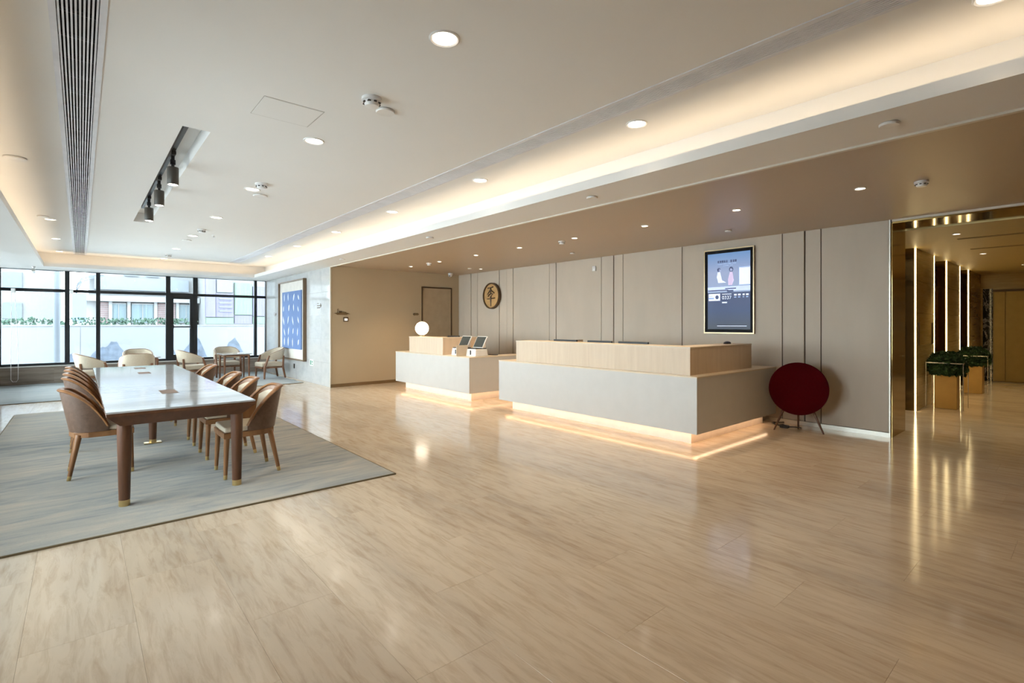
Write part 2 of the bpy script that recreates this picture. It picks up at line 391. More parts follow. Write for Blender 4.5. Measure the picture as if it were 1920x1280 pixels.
# plinths below the glazing
def plinth(name, along, label):
    m = MB()
    if along == 'x': core = B(X0, 4.17, Y1+.02, Y1+.25, 0, .40)
    else: core = B(X0-.25, X0-.02, 2.6, Y1+.25, 0, .40)
    wl = core.build(name, M['plinth']); tag(wl, label, 'wall', kind='structure')
    a0, a1 = (X0, 4.17) if along == 'x' else (2.6, Y1)
    n = 6 if along == 'x' else 12
    for k in range(n):
        a = a0+(a1-a0)*k/n+.001; b = a0+(a1-a0)*(k+1)/n-.001
        (B(a, b, Y1, Y1+.02, .001, .40) if along == 'x' else B(X0-.02, X0, a, b, .001, .40)).build('stone_panel', M['plinth'], wl)
    (B(X0, 4.17, Y1-.03, Y1+.25, .40, .43) if along == 'x' else B(X0-.25, X0+.0, 2.6, Y1, .40, .43)).build('sill', M['sill'], wl, bev=.004)
plinth('wall_far', 'x', 'low dark stone plinth below the far windows')
plinth('wall_left', 'y', 'low stone plinth below the left glazing')

# ------------------------------------------------------------------ glazing
def glazing(name, label, along, posts, z0, zt, z1, c, door=None):
    """black mullioned glazing in plane y=c (along x) or x=c (along y)"""
    w_ = thing(name, label, 'window', kind='structure')
    def bx(a, b, za, zb, d0=-.035, d1=.035):
        return B(a, b, c+d0, c+d1, za, zb) if along == 'x' else B(c+d0, c+d1, a, b, za, zb)
    a0, a1 = posts[0][0], posts[-1][0]
    for p, hw in posts: bx(p-hw, p+hw, z0, z1, -.05, .05).build('mullion', M['black'], w_)
    for i in range(len(posts)-1):
        a = posts[i][0]+posts[i][1]; b = posts[i+1][0]-posts[i+1][1]
        isd = door is not None and i == door
        bx(a, b, zt-.035, zt+.035).build('transom', M['black'], w_)
        bx(a, b, z0, z0+.055).build('bottom_rail', M['black'], w_)
        bx(a, b, z1-.012, z1).build('top_rail', M['black'], w_)
        bx(a, b, zt+.035, z1-.012, -.005, .005).build('pane', M['glass'], w_)
        if not isd: bx(a, b, z0+.055, zt-.035, -.005, .005).build('pane', M['glass'], w_)
        else:
            d = thing('window_door', '', None); del d['label']; d.parent = w_
            bx(a, a+.07, z0+.055, zt-.035).build('stile', M['black'], d); bx(b-.07, b, z0+.055, zt-.035).build('stile', M['black'], d)
            bx(a+.07, b-.07, zt-.12, zt-.035).build('rail', M['black'], d); bx(a+.07, b-.07, z0+.055, z0+.15).build('rail', M['black'], d)
            bx(a+.07, b-.07, z0+.15, zt-.12, -.005, .005).build('pane', M['glass'], d)
            MB().tube([(a+.05, c-.09, 1.32), (b-.05, c-.09, 1.32)], .018).box(a+.03, a+.07, c-.11, c-.03, 1.28, 1.37).box(b-.07, b-.03, c-.11, c-.03, 1.28, 1.37).build('push_bar', M['black'], d)
    return w_
glazing('window_1', 'black framed far window wall looking onto a white hoarding', 'x',
        [(-1.385,.03),(-.24,.045),(.33,.04),(1.76,.05),(2.37,.05),(3.88,.035),(4.155,.012)], .43, 2.185, 2.66, Y1+.06, door=3)
glazing('window_2', 'black framed glazing along the left side of the room', 'y',
        [(2.63,.03)]+[(2.6+1.9*k,.04) for k in range(1, 7)]+[(Y1-.0,.03)], .43, 2.185, 2.66, X0-.06)
# blind cord loop and brackets on the far window
cord = MB().tube([(-1.18,Y1-.045,2.12),(-1.19,Y1-.045,.6),(-1.19,Y1-.045,.14),(-1.16,Y1-.045,.09),(-1.10,Y1-.045,.09),(-1.075,Y1-.045,.14),(-1.07,Y1-.045,.7),(-1.13,Y1-.045,2.12)], .0045, 6).build('blind_chain_loop', M['whiteplastic'])
tag(cord, 'white blind cord loop hanging at the far left window pane', 'blind cord')
for k, x in enumerate((-1.155, -.165)):
    o = B(x-.035, x+.035, Y1-.06, Y1+.02, 2.11, 2.20).build('blind_bracket', M['whiteplastic'], bev=.008)
    tag(o, ['small white blind bracket on the leftmost transom', 'small white blind bracket beside the second black mullion'][k], 'bracket', 'blind brackets')
cc = thing('security_camera', 'small grey bullet camera hanging from the soffit near the left window', 'camera', (-.78, 15.2, 2.66))
MB().lathe([(.03,0),(.03,-.03),(.012,-.03),(.012,-.08)], 12).build('mount', M['whiteplastic'], cc)
MB().lathe([(.035,-.07),(.038,0),(.035,.09)], 12, (0,0,-.10), Matrix.Rotation(R(80), 3, 'X')).build('camera_body', M['steel'], cc)

# ------------------------------------------------------------------ outside
def OUT(x, z, k=40/28): return x*k, 1.4+(z-1.4)*k
M['hoard'] = paint('white_hoarding', (0.152,0.162,0.182), 0.6, var=0.02, scale=(.3,.3,.3))
M['ink'] = paint('blue_ink_wash', (0.066,0.085,0.118), 0.7, var=0.35, scale=(5,5,5))
M['hedge'] = paint('roadside_hedge', (0.050,0.095,0.069), 0.8, var=0.4, scale=(9,9,9))
M['pale'] = paint('pale_render', (0.160,0.165,0.171), 0.7)
M['bluewhite'] = paint('pale_blue_render', (0.109,0.126,0.150), 0.7)
M['brick'] = paint('pale_brick', (0.118,0.083,0.084), 0.8, var=0.15, scale=(3,3,3))
M['curtain'] = paint('curtain_window', (0.071,0.104,0.123), 0.3, var=0.25, scale=(14,1,.2))
M['purple'] = paint('violet_cladding', (0.088,0.083,0.127), 0.6, var=0.2, scale=(10,1,.6))
M['green'] = paint('green_cladding', (0.084,0.130,0.096), 0.6, var=0.2, scale=(10,1,.6))
M['pave'] = paint('pavement', (0.60,0.60,0.60), 0.8)
o = B(-60, 60, Y1+.35, 90, -.3, -.15).build('ground_outside', M['pave']); tag(o, 'pale street ground beyond the far windows', 'ground', kind='structure')
o = B(-60, X0-.35, -40, Y1+.35, -.3, -.15).build('ground_side', M['pave']); tag(o, 'pale pavement outside the left glazing', 'ground', kind='structure')
ho = thing('hoarding', 'white street hoarding painted with blue ink mountains', 'hoarding', (0, 20, 0))
for k in range(5): B(-6+k*3+.004, -3+k*3-.004, 0, .06, -.15, 1.33).build('board', M['hoard'], ho, bev=.004)
B(-6, 9, -.02, .08, 1.33, 1.37).build('coping', M['pale'], ho)
def mountain(x, w_, h, seed):
    rn = random.Random(seed); n = 18; top = []
    for i in range(n+1):
        t = i/n; top.append((x-w_/2+w_*t, -.02+h*(math.sin(math.pi*t)**1.3)*(0.94+.12*rn.random())*(1+.18*math.sin(9*t+seed))+.02))
    MB().prism([(x-w_/2, -.05)]+top+[(x+w_/2, -.05)], 'y', -.006, .0).build('ink_mountain', M['ink'], ho)
mountain(.65, 1.3, .88, 1); mountain(-.1, .8, .55, 6); mountain(2.9, 1.1, .90, 2); mountain(4.1, 1.2, .75, 3); mountain(2.3, .6, .55, 4)
hd = thing('roadside_hedge', 'low green planter hedge running along the top of the hoarding', 'hedge', (0, 20.4, 0))
rn = random.Random(3); m = MB()
for k in range(900):
    x = rn.uniform(-6, 3.1); z = rn.uniform(1.36, 1.56); y = rn.uniform(-.12, .12); s = rn.uniform(.03, .07); a = rn.uniform(0, 3.1)
    m.add([(x-s*math.cos(a), y-s*math.sin(a), z-s*.5), (x+s*math.cos(a), y+s*math.sin(a), z-s*.2), (x+s*.3, y, z+s), (x-s*.4, y+.02, z+s*.7)], [(0,1,2,3)])
lf = m.build('leaves', M['hedge'], hd); lf['kind'] = 'stuff'
B(-6, 3.1, -.16, .16, -.15, 1.37).build('planter_wall', M['pale'], hd)
pc = thing('street_column', 'pale blue round column standing just outside the left far window', 'column', (-.48, 18, 0))
MB().lathe([(.07,0),(.07,3.6)], 20, (0,0,-.15)).build('shaft', M['bluewhite'], pc); MB().lathe([(.10,0),(.10,.10),(.07,.12)], 20, (0,0,-.15)).build('foot', M['bluewhite'], pc)

bld = thing('brick_building', 'pale building with brick piers and curtained windows across the street', 'building', (0, 40, -.15))
def bl(name, u0, u1, z0, z1, mat, d0=0.0, d1=3.0, par=None):
    a, zb = OUT(u0, z0); b, zt = OUT(u1, z1)
    return B(a, b, d0, d1, zb+.15, zt+.15).build(name, mat, par if par is not None else bld)
bl('wall', -.1, 4.25, .3, 2.40, M['pale'], .25, 6)
bl('cornice', -.25, 4.3, 2.38, 2.62, M['pale'], -.35, .3)
bl('upper_wall', .3, 4.25, 2.62, 4.9, M['pale'], .6, 6)
bl('parapet', .45, 3.9, 2.90, 3.45, M['bluewhite'], .2, .6)
for a, b in ((1.01,1.54),(1.73,2.53),(3.52,4.05)):
    wn = bl('window', a, b, 1.45, 2.30, M['curtain'], .10, .28)
    bl('window_bar', (a+b)/2-.012, (a+b)/2+.012, 1.45, 2.30, M['pale'], .06, .11, wn); bl('window_head', a, b, 2.27, 2.31, M['pale'], .02, .11, wn)
for a, b in ((.55,.97),(2.66,3.16),(3.2,3.36)):
    br = bl('brick_pier', a, b, 1.3, 2.34, M['brick'], .05, .3)
    for k in range(11):
        z = 1.34+k*.09; bl('mortar_line', a, b, z, z+.012, M['pale'], .035, .06, br)
for a in (.99, 1.63, 2.60, 3.44): bl('pilaster', a-.06, a+.06, .3, 2.40, M['pale'], -.05, .2)
for a, b, z0, z1 in ((1.5,2.0,3.55,4.3),(2.3,2.75,3.55,4.3),(3.3,3.9,2.95,3.35),(3.2,3.8,3.7,4.4)): bl('window', a, b, z0, z1, M['bluewhite'], .5, .65)
m = MB()
for dz in (0, .22, .36):
    m.tube([(-.25,1.0,3.0+dz*.3),(-.15,.6,3.6+dz),(.05,.4,4.1+dz*.6),(.5,.3,4.35+dz*.5),(1.1,.4,4.4+dz*.5)], .035, 6)
m.build('curved_rail', M['bluewhite'], bld)
far = thing('cream_building', 'washed out cream building seen through the leftmost panes', 'building', (0, 46, -.15))
B(-9, -1.0, 0, 6, 0, 9).build('wall', M['pale'], far)
for k in range(3):
    for j in range(3):
        B(-7.2+k*1.7, -6.3+k*1.7, -.1, 0, 1.9+j*2.0, 2.9+j*2.0).build('window', M['bluewhite'], far)
blu = thing('street_sign', 'blue street sign beyond the hoarding between two mullions', 'sign', (-.05, 36, -.15))
B(-.3, .3, 0, .06, 1.65, 3.2).build('sign_plate', paint('street_blue', (0.092,0.139,0.251), 0.5), blu); MB().lathe([(.05,0),(.05,1.7)], 12, (0,.1,0)).build('post', M['bluewhite'], blu)
pur = thing('coloured_building', 'violet and green clad building behind the right panes', 'building', (0, 38, -.15))
def pl(name, u0, u1, z0, z1, mat, d0=0.0, d1=2.0):
    a, zb = OUT(u0, z0, 38/28); b, zt = OUT(u1, z1, 38/28); return B(a, b, d0, d1, zb+.15, zt+.15).build(name, mat, pur)
pl('wall', 4.56, 8.6, .3, 5.0, M['pale'], .2, 5)
pl('cladding_panel', 4.58, 5.0, 1.74, 3.6, M['purple'], 0, .2); pl('cladding_panel', 5.02, 5.78, 1.74, 2.9, M['purple'], .04, .2)
pl('cladding_panel', 5.05, 5.75, 2.95, 3.62, M['bluewhite'], .02, .2); pl('cladding_panel', 5.84, 6.62, 1.86, 3.45, M['green'], 0, .2)
pl('cladding_panel', 4.6, 5.78, 1.40, 1.70, M['green'], .05, .2); pl('cladding_panel', 5.84, 6.62, 1.40, 1.82, M['purple'], .03, .2)
pl('cladding_panel', 6.66, 7.4, 1.8, 3.3, M['purple'], 0, .2); pl('cladding_panel', 6.66, 7.4, 1.4, 1.76, M['green'], 0, .2)
for k in range(4): pl('louvre', 5.15, 5.7, 2.0+k*.2, 2.06+k*.2, M['bluewhite'], -.03, .05)

# ------------------------------------------------------------------ lift lobby through the bronze portal
LYW = 1.92; LZ = 2.62; LXE = 17.0
m = MB(); m.box(8.24, LXE+.2, -0.8, 2.6, LZ, LZ+.1)
o = m.build('ceiling_lobby', M['lobby_ceiling']); tag(o, 'golden painted ceiling of the lift lobby', 'ceiling', kind='structure')
pt = thing('portal', 'polished bronze portal framing the lift lobby opening', 'portal', (7.59, 1.66, 0), kind='structure')
B(0, .64, 0, .18, 0, 2.64).build('jamb', M['bronze'], pt); B(0, .64, -2.46, 0, 2.635, 2.67).build('soffit_panel', M['bronze'], pt)
B(0, .64, -2.64, -2.46, 0, 2.64).build('jamb', M['bronze'], pt); B(-.025, .0, -2.46, .0, 2.655, 2.69).build('head_trim', M['bead'], pt)
ws = thing('wall_lobby', 'golden travertine lobby wall with lit recessed lift bays', 'wall', kind='structure')
segs = [(10.18, 11.59), (12.70, 14.13), (15.20, LXE)]
for a, b in segs:
    n = 2
    for k in range(5):
        B(a+.03, b-.03, LYW, LYW+.30, LZ*k/5+.002, LZ*(k+1)/5-.002).build('stone_panel', M['goldstone'], ws)
    B(a, a+.03, LYW+.02, LYW+.32, 0, LZ).build('bay_lining', M['bronze_dark'], ws); B(b-.03, b, LYW+.02, LYW+.32, 0, LZ).build('bay_lining', M['bronze_dark'], ws)
B(8.2, LXE, LYW+.32, LYW+.40, 0, LZ).build('bay_back', M['bronze_dark'], ws)
B(8.2, LXE+.2, -.95, -.8, 0, LZ).build('opposite_side', M['goldstone'], ws)
nm = ['the first lit edge behind the portal', 'the second lit edge in the lobby', 'the third lit edge in the lobby', 'the fourth lit edge in the lobby', 'the fifth lit edge in the lobby']
for k, x in enumerate((10.18, 11.59-.014, 12.70, 14.13-.014, 15.20)):
    o = B(x-.001, x+.015, LYW-.004, LYW+.012, 0.0, LZ-.005).build('vertical_light_strip', M['led_lobby'])
    tag(o, 'vertical warm light strip, '+nm[k], 'light strip', 'lobby light strips')
for k, (a, b) in enumerate(((8.3, 10.1), (11.65, 12.64), (14.19, 15.14))):
    d = thing('lift_door', 'dark bronze lift doors in the '+ORD[k]+' bay from the portal', 'lift door', ((a+b)/2, LYW+.32, 0), group='lift doors')
    hw = (b-a)/2-.05
    B(-hw, -.003, -.02, 0, .01, 2.1).build('door_leaf', M['bronze'], d); B(.003, hw, -.02, 0, .01, 2.1).build('door_leaf', M['bronze'], d)
    B(-hw-.04, hw+.04, -.04, 0, 2.1, 2.16).build('lintel', M['dark_frame'], d)
for k, x in enumerate((10.36, 11.40)):
    o = B(x-.05, x+.05, LYW-.012, LYW, 1.05, 1.42).build('call_panel', M['dark_frame'], bev=.004)
    tag(o, ['tall dark lift call panel beside the first light strip', 'tall dark lift call panel beside the second light strip'][k], 'panel', 'lift call panels')
# end wall
we = B(LXE, LXE+.2, -0.8, 2.4, 0, LZ).build('wall_end', M['goldstone']); tag(we, 'golden stone end wall of the lift lobby', 'wall', kind='structure')
bm_, nt_, bs_ = nodes_of('black_marble')
vv = noise(nt_, coords(nt_, (2.5,2.5,1.6)), 1.0, 8, 0.7, 1.6)
nt_.links.new(ramp(nt_, vv, [(0.47,(0.012,0.012,0.014)),(0.50,(0.42,0.43,0.48)),(0.53,(0.012,0.012,0.014))]), bs_.inputs['Base Color']); bs_.inputs['Roughness'].default_value = .06
o = B(LXE-.03, LXE, 1.70, 1.88, 0, 2.26).build('marble_strip', bm_); tag(o, 'black veined marble strip beside the gold doors', 'marble strip')
gd = thing('door_2', 'tall gold double doors at the end of the lift lobby', 'door', (LXE, 1.0, 0), kind='structure')
for k in range(3):
    y1 = .60-k*.205*3+.0
yy = [.69, .48, .05, -.38, -.8]
for a, b in zip(yy[:-1], yy[1:]): B(-.025, 0, b+.004, a-.004, .02, 2.18).build('door_leaf', M['golddoor'], gd, bev=.003)
B(-.035, 0, -.85, .70, 2.185, 2.235).build('lintel', M['dark_frame'], gd)

# lobby ceiling fittings and planters
def downlight(x, y, z, r, watts, label, group, colour=WARM, spot=R(110), lens=None, blend=.9):
    t = thing('downlight', label, 'downlight', (x, y, z), group=group)
    MB().lathe([(r*.78,.004),(r*.80,-.004),(r*.92,-.009),(r,-.006),(r*1.02,0)], 28, cap=False).build('trim_ring', M['trimwhite'], t)
    MB().lathe([(r*.001,-.0025),(r*.79,-.0025)], 28, cap=False).build('lens', lens or M['lens'], t)
    if watts:
        l = bpy.data.lights.new('downlight_lamp', 'SPOT'); l.energy = watts; l.color = colour; l.spot_size = spot; l.spot_blend = blend; l.shadow_soft_size = r*.7
        lo = bpy.data.objects.new('downlight_lamp', l); COL.objects.link(lo); lo.parent = t; lo.location = (0, 0, -.02)
    return t
def disc(x, y, z, r, label, group='round ceiling covers'):
    o = MB().lathe([(r*.9,0),(r,-.004),(r,-.012),(r*.93,-.018),(.001,-.018)], 24).build('ceiling_cover', M['trimwhite'], loc=(x, y, z)); return tag(o, label, 'cover', group)
def smoke(x, y, z, label, s=1.0):
    t = thing('smoke_detector', label, 'detector', (x, y, z), group='smoke detectors')
    MB().lathe([(.06*s,0),(.062*s,-.018*s),(.05*s,-.022*s)], 24).build('base', M['whiteplastic'], t)
    MB().lathe([(.046*s,-.022*s),(.046*s,-.035*s),(.040*s,-.052*s),(.001,-.056*s)], 24).build('dome', M['whiteplastic'], t)
    for k in range(8):
        a = 2*math.pi*k/8; x_, y_ = math.cos(a)*.046*s, math.sin(a)*.046*s
        B(x_-.008*s, x_+.008*s, y_-.008*s, y_+.008*s, -.036*s, -.028*s).build('vent_slot', M['blackplastic'], t)
    return t
downlight(9.01, 1.26, LZ, .045, 60, 'small downlight in the lobby ceiling nearest the portal', 'lobby downlights', colour=(1.0,0.78,0.42))
downlight(11.87, 1.31, LZ, .045, 60, 'small downlight in the lobby ceiling farther from the portal', 'lobby downlights', colour=(1.0,0.78,0.42))
downlight(14.7, 1.0, LZ, .045, 60, 'small downlight in the lobby ceiling near the gold doors', 'lobby downlights', colour=(1.0,0.78,0.42))
for k, (x, y1) in enumerate(((9.6, 1.33), (11.05, 1.37))):
    o = B(x-.05, x+.05, -.6, y1, LZ-.006, LZ+.002).build('slot_diffuser', paint('slot%d' % k, (0.24,0.17,0.08), .6)); tag(o, ['linear slot air diffuser in the lobby ceiling nearest the portal', 'linear slot air diffuser in the lobby ceiling farther back'][k], 'vent', 'lobby diffusers')
M['leaf'] = paint('boxwood_leaf', (0.028,0.075,0.024), 0.6, var=0.6, scale=(14,14,14))
def planter(x, y, label, seed):
    t = thing('planter', label, 'planter', (x, y, 0), group='lobby planters')
    m = MB().box(-.145, .145, -.145, .145, .0, .56); m.build('pot', M['pot'], t, bev=.006)
    B(-.13, .13, -.13, .13, .55, .565).build('soil', M['soil'], t)
    rn = random.Random(seed); m = MB()
    for k in range(3200):
        a = rn.uniform(0, 2*math.pi); h = rn.random(); rr = .245*(1-max(0, h-.55)**2*2.6)*(1 if h > .12 else .9)*(math.sqrt(rn.random()) if h > .9 else 1)
        rr *= rn.uniform(.86, 1.02); z = .56+h*.36+rn.uniform(-.015,.015)
        cx, cy = math.cos(a)*rr, math.sin(a)*rr; s = rn.uniform(.012, .024)
        v = [Vector((rn.uniform(-1,1), rn.uniform(-1,1), rn.uniform(-1,1)))*s for _ in range(3)]
        m.add([Vector((cx,cy,z))+v[0]*1.5, Vector((cx,cy,z))+v[1]*1.5, Vector((cx,cy,z))+v[2]*1.5-v[0], Vector((cx,cy,z))-v[1]], [(0,1,2),(0,2,3)])
    lv = m.build('foliage', M['leaf'], t); lv['kind'] = 'stuff'
    MB().lathe([(.05,.56),(.20,.58),(.222,.64),(.222,.78),(.19,.86),(.08,.915)], 20).build('hedge_core', M['leaf'], t)
    f = thing('stand', '', None); del f['label']; f.parent = t
    w_ = .235; r = .0045
    for sx in (-1, 1):
        for sy in (-1, 1): B(sx*w_-r, sx*w_+r, sy*w_-r, sy*w_+r, 0, .76).build('post', M['steel'], f)
    for s in (-1, 1):
        B(-w_, w_, s*w_-r, s*w_+r, .75, .76+r).build('rail', M['steel'], f); B(s*w_-r, s*w_+r, -w_, w_, .75, .76+r).build('rail', M['steel'], f)
    return t
planter(10.98, 1.655, 'square gold planter with clipped hedge and thin metal stand, nearer the portal', 4)
planter(13.80, 1.665, 'square gold planter with clipped hedge and thin metal stand, farther down the lobby', 5)

# ------------------------------------------------------------------ main ceiling fittings
def grille(name, g, n, label, frac):
    x0, x1, y0, y1 = g; t = thing(name, label, 'air grille', ((x0+x1)/2, y0, ZC), group='linear ceiling grilles')
    hw = (x1-x0)/2; L = y1-y0
    for s in (-1, 1): B(min(s*hw, s*(hw-.03)), max(s*hw, s*(hw-.03)), 0, L, -.006, .05).build('side_frame', M['grille'], t)
    for s in (0, L-.02): B(-hw+.022, hw-.022, s, s+.02, -.006, .05).build('end_frame', M['grille'], t)
    B(-hw, hw, 0, L, .05, .09).build('duct_back', M['void'], t)
    p = (2*hw-.06)/n
    me = B(-p*frac/2, p*frac/2, .02, L-.02, -.004, .0).mesh('slat'); me.materials.append(M['grille'])
    for k in range(n): link('slat', me, None, t, (-hw+.03+p*(k+.5), 0, 0))
    m = MB(); y = .3
    while y < L-.1: m.box(-hw+.022, hw-.022, y-.004, y+.004, .026, .045); y += .3
    rb = m.build('cross_ribs', paint(name+'_rib', (0.12,0.12,0.13), .7), t); rb['kind'] = 'stuff'
    return t
grille('air_grille', GL, 10, 'long black and white slatted air grille running overhead on the left', .50)
grille('air_grille', GR, 9, 'long pale slatted air grille running beside the lit cove', .74)
# recessed track with three spotlights
tk = thing('track_recess', 'recessed ceiling slot holding a black lighting track', 'light track', (.725, 7.31, ZC))
hw, hl = .105, 2.49
B(-hw, -hw+.006, -hl, hl, 0.0, .14).build('slot_side', M['white'], tk); B(hw-.006, hw, -hl, hl, 0.0, .14).build('slot_side', M['white'], tk)
B(-hw+.006, hw-.006, -hl, -hl+.006, 0.0, .14).build('slot_end', M['white'], tk); B(-hw+.006, hw-.006, hl-.006, hl, 0.0, .14).build('slot_end', M['white'], tk)
B(-hw-.02, hw+.02, -hl-.02, hl+.02, .14, .17).build('slot_top', M['white'], tk)
B(-.045, -.010, -hl+.02, hl-.6, .105, .14).build('track', M['blackplastic'], tk, bev=.003)
def track_spot(y, label):
    t = thing('track_spotlight', label, 'spotlight', (.698, y, ZC), group='track spotlights')
    B(-.02, .02, -.07, .07, .07, .105).build('adapter', M['blackplastic'], t, bev=.004)
    MB().lathe([(.016,.08),(.016,.03),(.024,.03),(.024,-.015),(.014,-.015),(.014,-.05)], 14).build('pivot', M['blackplastic'], t)
    MB().lathe([(.048,-.045),(.05,-.05),(.05,-.21),(.046,-.215),(.042,-.20)], 24, cap=True).build('barrel', paint('spot_can', (0.075,0.07,0.062), .45, .2), t)
    MB().lathe([(.001,-.2165),(.041,-.2165)], 24, cap=False).build('lens', M['lens'], t)
    l = bpy.data.lights.new('track_lamp', 'SPOT'); l.energy = 16; l.color = WARM; l.spot_size = R(70); l.spot_blend = .9; l.shadow_soft_size = .035
    lo = bpy.data.objects.new('track_lamp', l); COL.objects.link(lo); lo.parent = t; lo.location = (0, 0, -.235)
for y, lb in ((6.0, 'black cylindrical track spotlight nearest the viewer'), (7.15, 'black cylindrical track spotlight in the middle of the track'), (8.3, 'black cylindrical track spotlight farthest along the track')): track_spot(y, lb)
# access hatch
ap = thing('access_hatch', 'thin outlined square access hatch in the white ceiling', 'hatch', (1.19, 4.0, ZC))
B(-.205, .205, -.185, .185, -.003, .0).build('hatch_panel', M['white'], ap, bev=.0015)
m = MB()
for a in ((-.212,-.208,-.192,.192),(.208,.212,-.192,.192),(-.212,.212,-.192,-.188),(-.212,.212,.188,.192)): m.box(*a, -.0012, .0)
m.build('hatch_gap', paint('hatch_gap', (0.55,0.53,0.49), .8), ap)

for k in range(8):
    y = .31+2.08*k
    lab = 'round recessed downlight in the row above the dining table, '+(ORD[k-1]+' from the viewer' if k else 'overhead')
    downlight(1.55, y, ZC, .085, SPOT_MAIN if y < 14 else 0, lab, 'centre ceiling downlights')
for k in range(7):
    downlight(3.38, .33+2.08*k, ZC, .085, SPOT_RIGHT, 'round recessed downlight between grille and lit cove, '+ORD[k]+' from the viewer', 'cove side downlights', spot=R(76))
for k, y in enumerate((10.44, 12.73, 14.9)):
    downlight(-.35, y, ZC, .075, 0, 'round recessed downlight left of the black grille, '+['nearest','middle','farthest'][k]+' of three', 'left ceiling downlights')
disc(-.48, 6.79, ZC, .085, 'flat round ceiling cover near the left cove, nearest the viewer'); disc(-.42, 10.2, ZC, .07, 'flat round ceiling cover near the left cove, by a downlight')
smoke(1.57, 3.36, ZC, 'white smoke detector on the tray ceiling, nearest the viewer', 1.15); disc(1.74, 3.49, ZC, .07, 'flat round ceiling cover beside the nearest smoke detector')
smoke(1.57, 6.23, ZC, 'white smoke detector on the tray ceiling, second from the viewer', 1.1); disc(1.70, 6.80, ZC, .08, 'flat round ceiling cover beside the second smoke detector')
smoke(1.56, 9.90, ZC, 'white smoke detector on the tray ceiling, third from the viewer', 1.1); disc(1.54, 11.34, ZC, .08, 'flat round ceiling cover between far downlights')
smoke(1.54, 13.98, ZC, 'white smoke detector on the tray ceiling, farthest from the viewer', 1.1)
def sprinkler(x, y, z, label):
    t = thing('sprinkler', label, 'sprinkler', (x, y, z), group='sprinklers')
    MB().lathe([(.04,0),(.038,-.006),(.01,-.008)], 18).build('escutcheon', M['trimwhite'], t); MB().lathe([(.009,-.006),(.009,-.03),(.02,-.032),(.02,-.035),(.001,-.036)], 14).build('head', M['steel'], t)
sprinkler(1.83, 10.41, ZC, 'small sprinkler head on the tray ceiling right of the third detector')
for k, y in enumerate((.86, 3.28, 6.34, 9.56)):
    disc(3.86, y, ZS, .055, 'small round cover under the cove beam, '+ORD[k]+' from the viewer', 'beam covers')
# reception ceiling
for k, y in enumerate((1.47, 2.65, 3.86, 5.09, 6.33, 7.55, 8.81, 9.98)):
    downlight(5.59, y, 2.68, .048, SPOT_REC * (0.40 if k < 2 else 1.0), 'small downlight in the taupe reception ceiling, '+ORD[k]+' from the viewer', 'reception downlights', spot=R(95))
downlight(7.08, 9.38, 2.68, .045, 9, 'small downlight close to the wall above the round emblem', 'reception downlights', spot=R(95))
smoke(5.74, 1.04, 2.68, 'white smoke detector on the taupe ceiling near the lobby portal', .9); smoke(5.66, 5.42, 2.68, 'white smoke detector on the taupe ceiling above the long desk', .9)
smoke(5.58, 9.20, 2.68, 'white smoke detector on the taupe ceiling above the small desk', .9)
for k, (x, y) in enumerate(((6.74, 3.31), (6.74, 6.19), (6.80, 9.43))): disc(x, y, 2.68, .045, 'small flush cover near the panel wall, '+ORD[k]+' from the viewer', 'reception covers')
cd = thing('dome_camera', 'white dome security camera at the reception ceiling corner', 'camera', (7.10, 10.68, 2.68))
MB().lathe([(.06,0),(.06,-.03),(.055,-.035)], 20).build('base', M['whiteplastic'], cd)
MB().lathe([(.05,-.035),(.048,-.06),(.035,-.085),(.001,-.097)], 20).build('dome', M['whiteplastic'], cd)
MB().lathe([(.02,0),(.014,.008),(.001,.01)], 14, (-.036,-.02,-.07), Matrix.Rotation(R(-120), 3, 'Y')).build('lens', M['blackplastic'], cd)

# ------------------------------------------------------------------ reception desks
def desk(name, label, y0, y1, by0, by1, xe, bxe, closed_far):
    t = thing(name, label, 'desk', (5.27, y0, 0)); L = y1-y0; D = xe-5.27
    # pale body: front, near side, far side (hollow on the staff side)
    m = MB().box(0, .06, 0, L, .15, .785).box(.06, D, 0, .06, .15, .785).box(.06, D, L-.06, L, .15, .785).box(.06, D, .06, L-.06, .15, .19)
    m.build('body', M['counter'], t)
    MB().box(-.004, .30, -.004, L+.004, .785, .80).box(.30, D, -.004, .34, .785, .80).box(.30, D, L-.34, L+.004, .785, .80).build('ledge_top', M['oak_top'], t)
    b0, b1 = by0-y0, by1-y0; bd = bxe-5.27
    MB().box(.10, .14, b0, b1, .80, 1.115).box(.14, bd, b0, b0+.04, .80, 1.115).box(.14, bd, b1-.04, b1, .80, 1.115).build('upstand', M['oak'], t)
    MB().box(.095, .42, b0-.005, b1+.005, 1.115, 1.13).box(.42, bd, b0-.005, b0+.30, 1.115, 1.13).build('transaction_top', M['oak_top'], t)
    MB().box(.30, D-.1, .34, L-.34, .70, .73).build('work_surface', M['oak_top'], t)
    MB().box(.16, D-.05, .16, L-.16, 0, .15).build('kick_base', M['kick'], t)
    MB().box(.16+.45, D-.1, .2, L-.2, .15, .70).build('drawer_core', M['counter'], t)
    z = .149
    led_line('led_strip', (.10, .05), (.10, L-.05), .035, False, M['led_kick'], None, z, t)
    led_line('led_strip', (.10, .09), (D-.08, .09), .035, False, M['led_kick'], None, z, t)
    if not closed_far: led_line('led_strip', (.10, L-.09), (D-.08, L-.09), .035, False, M['led_kick'], None, z, t)
    return t
desk('reception_desk', 'long pale grey reception desk with oak upstand and glowing base', 2.95, 6.48, 3.09, 6.16, 7.40, 6.95, False)
desk('reception_desk', 'smaller pale grey reception desk with globe lamp and glowing base', 7.32, 10.08, 8.34, 9.66, 7.0, 6.3, False)
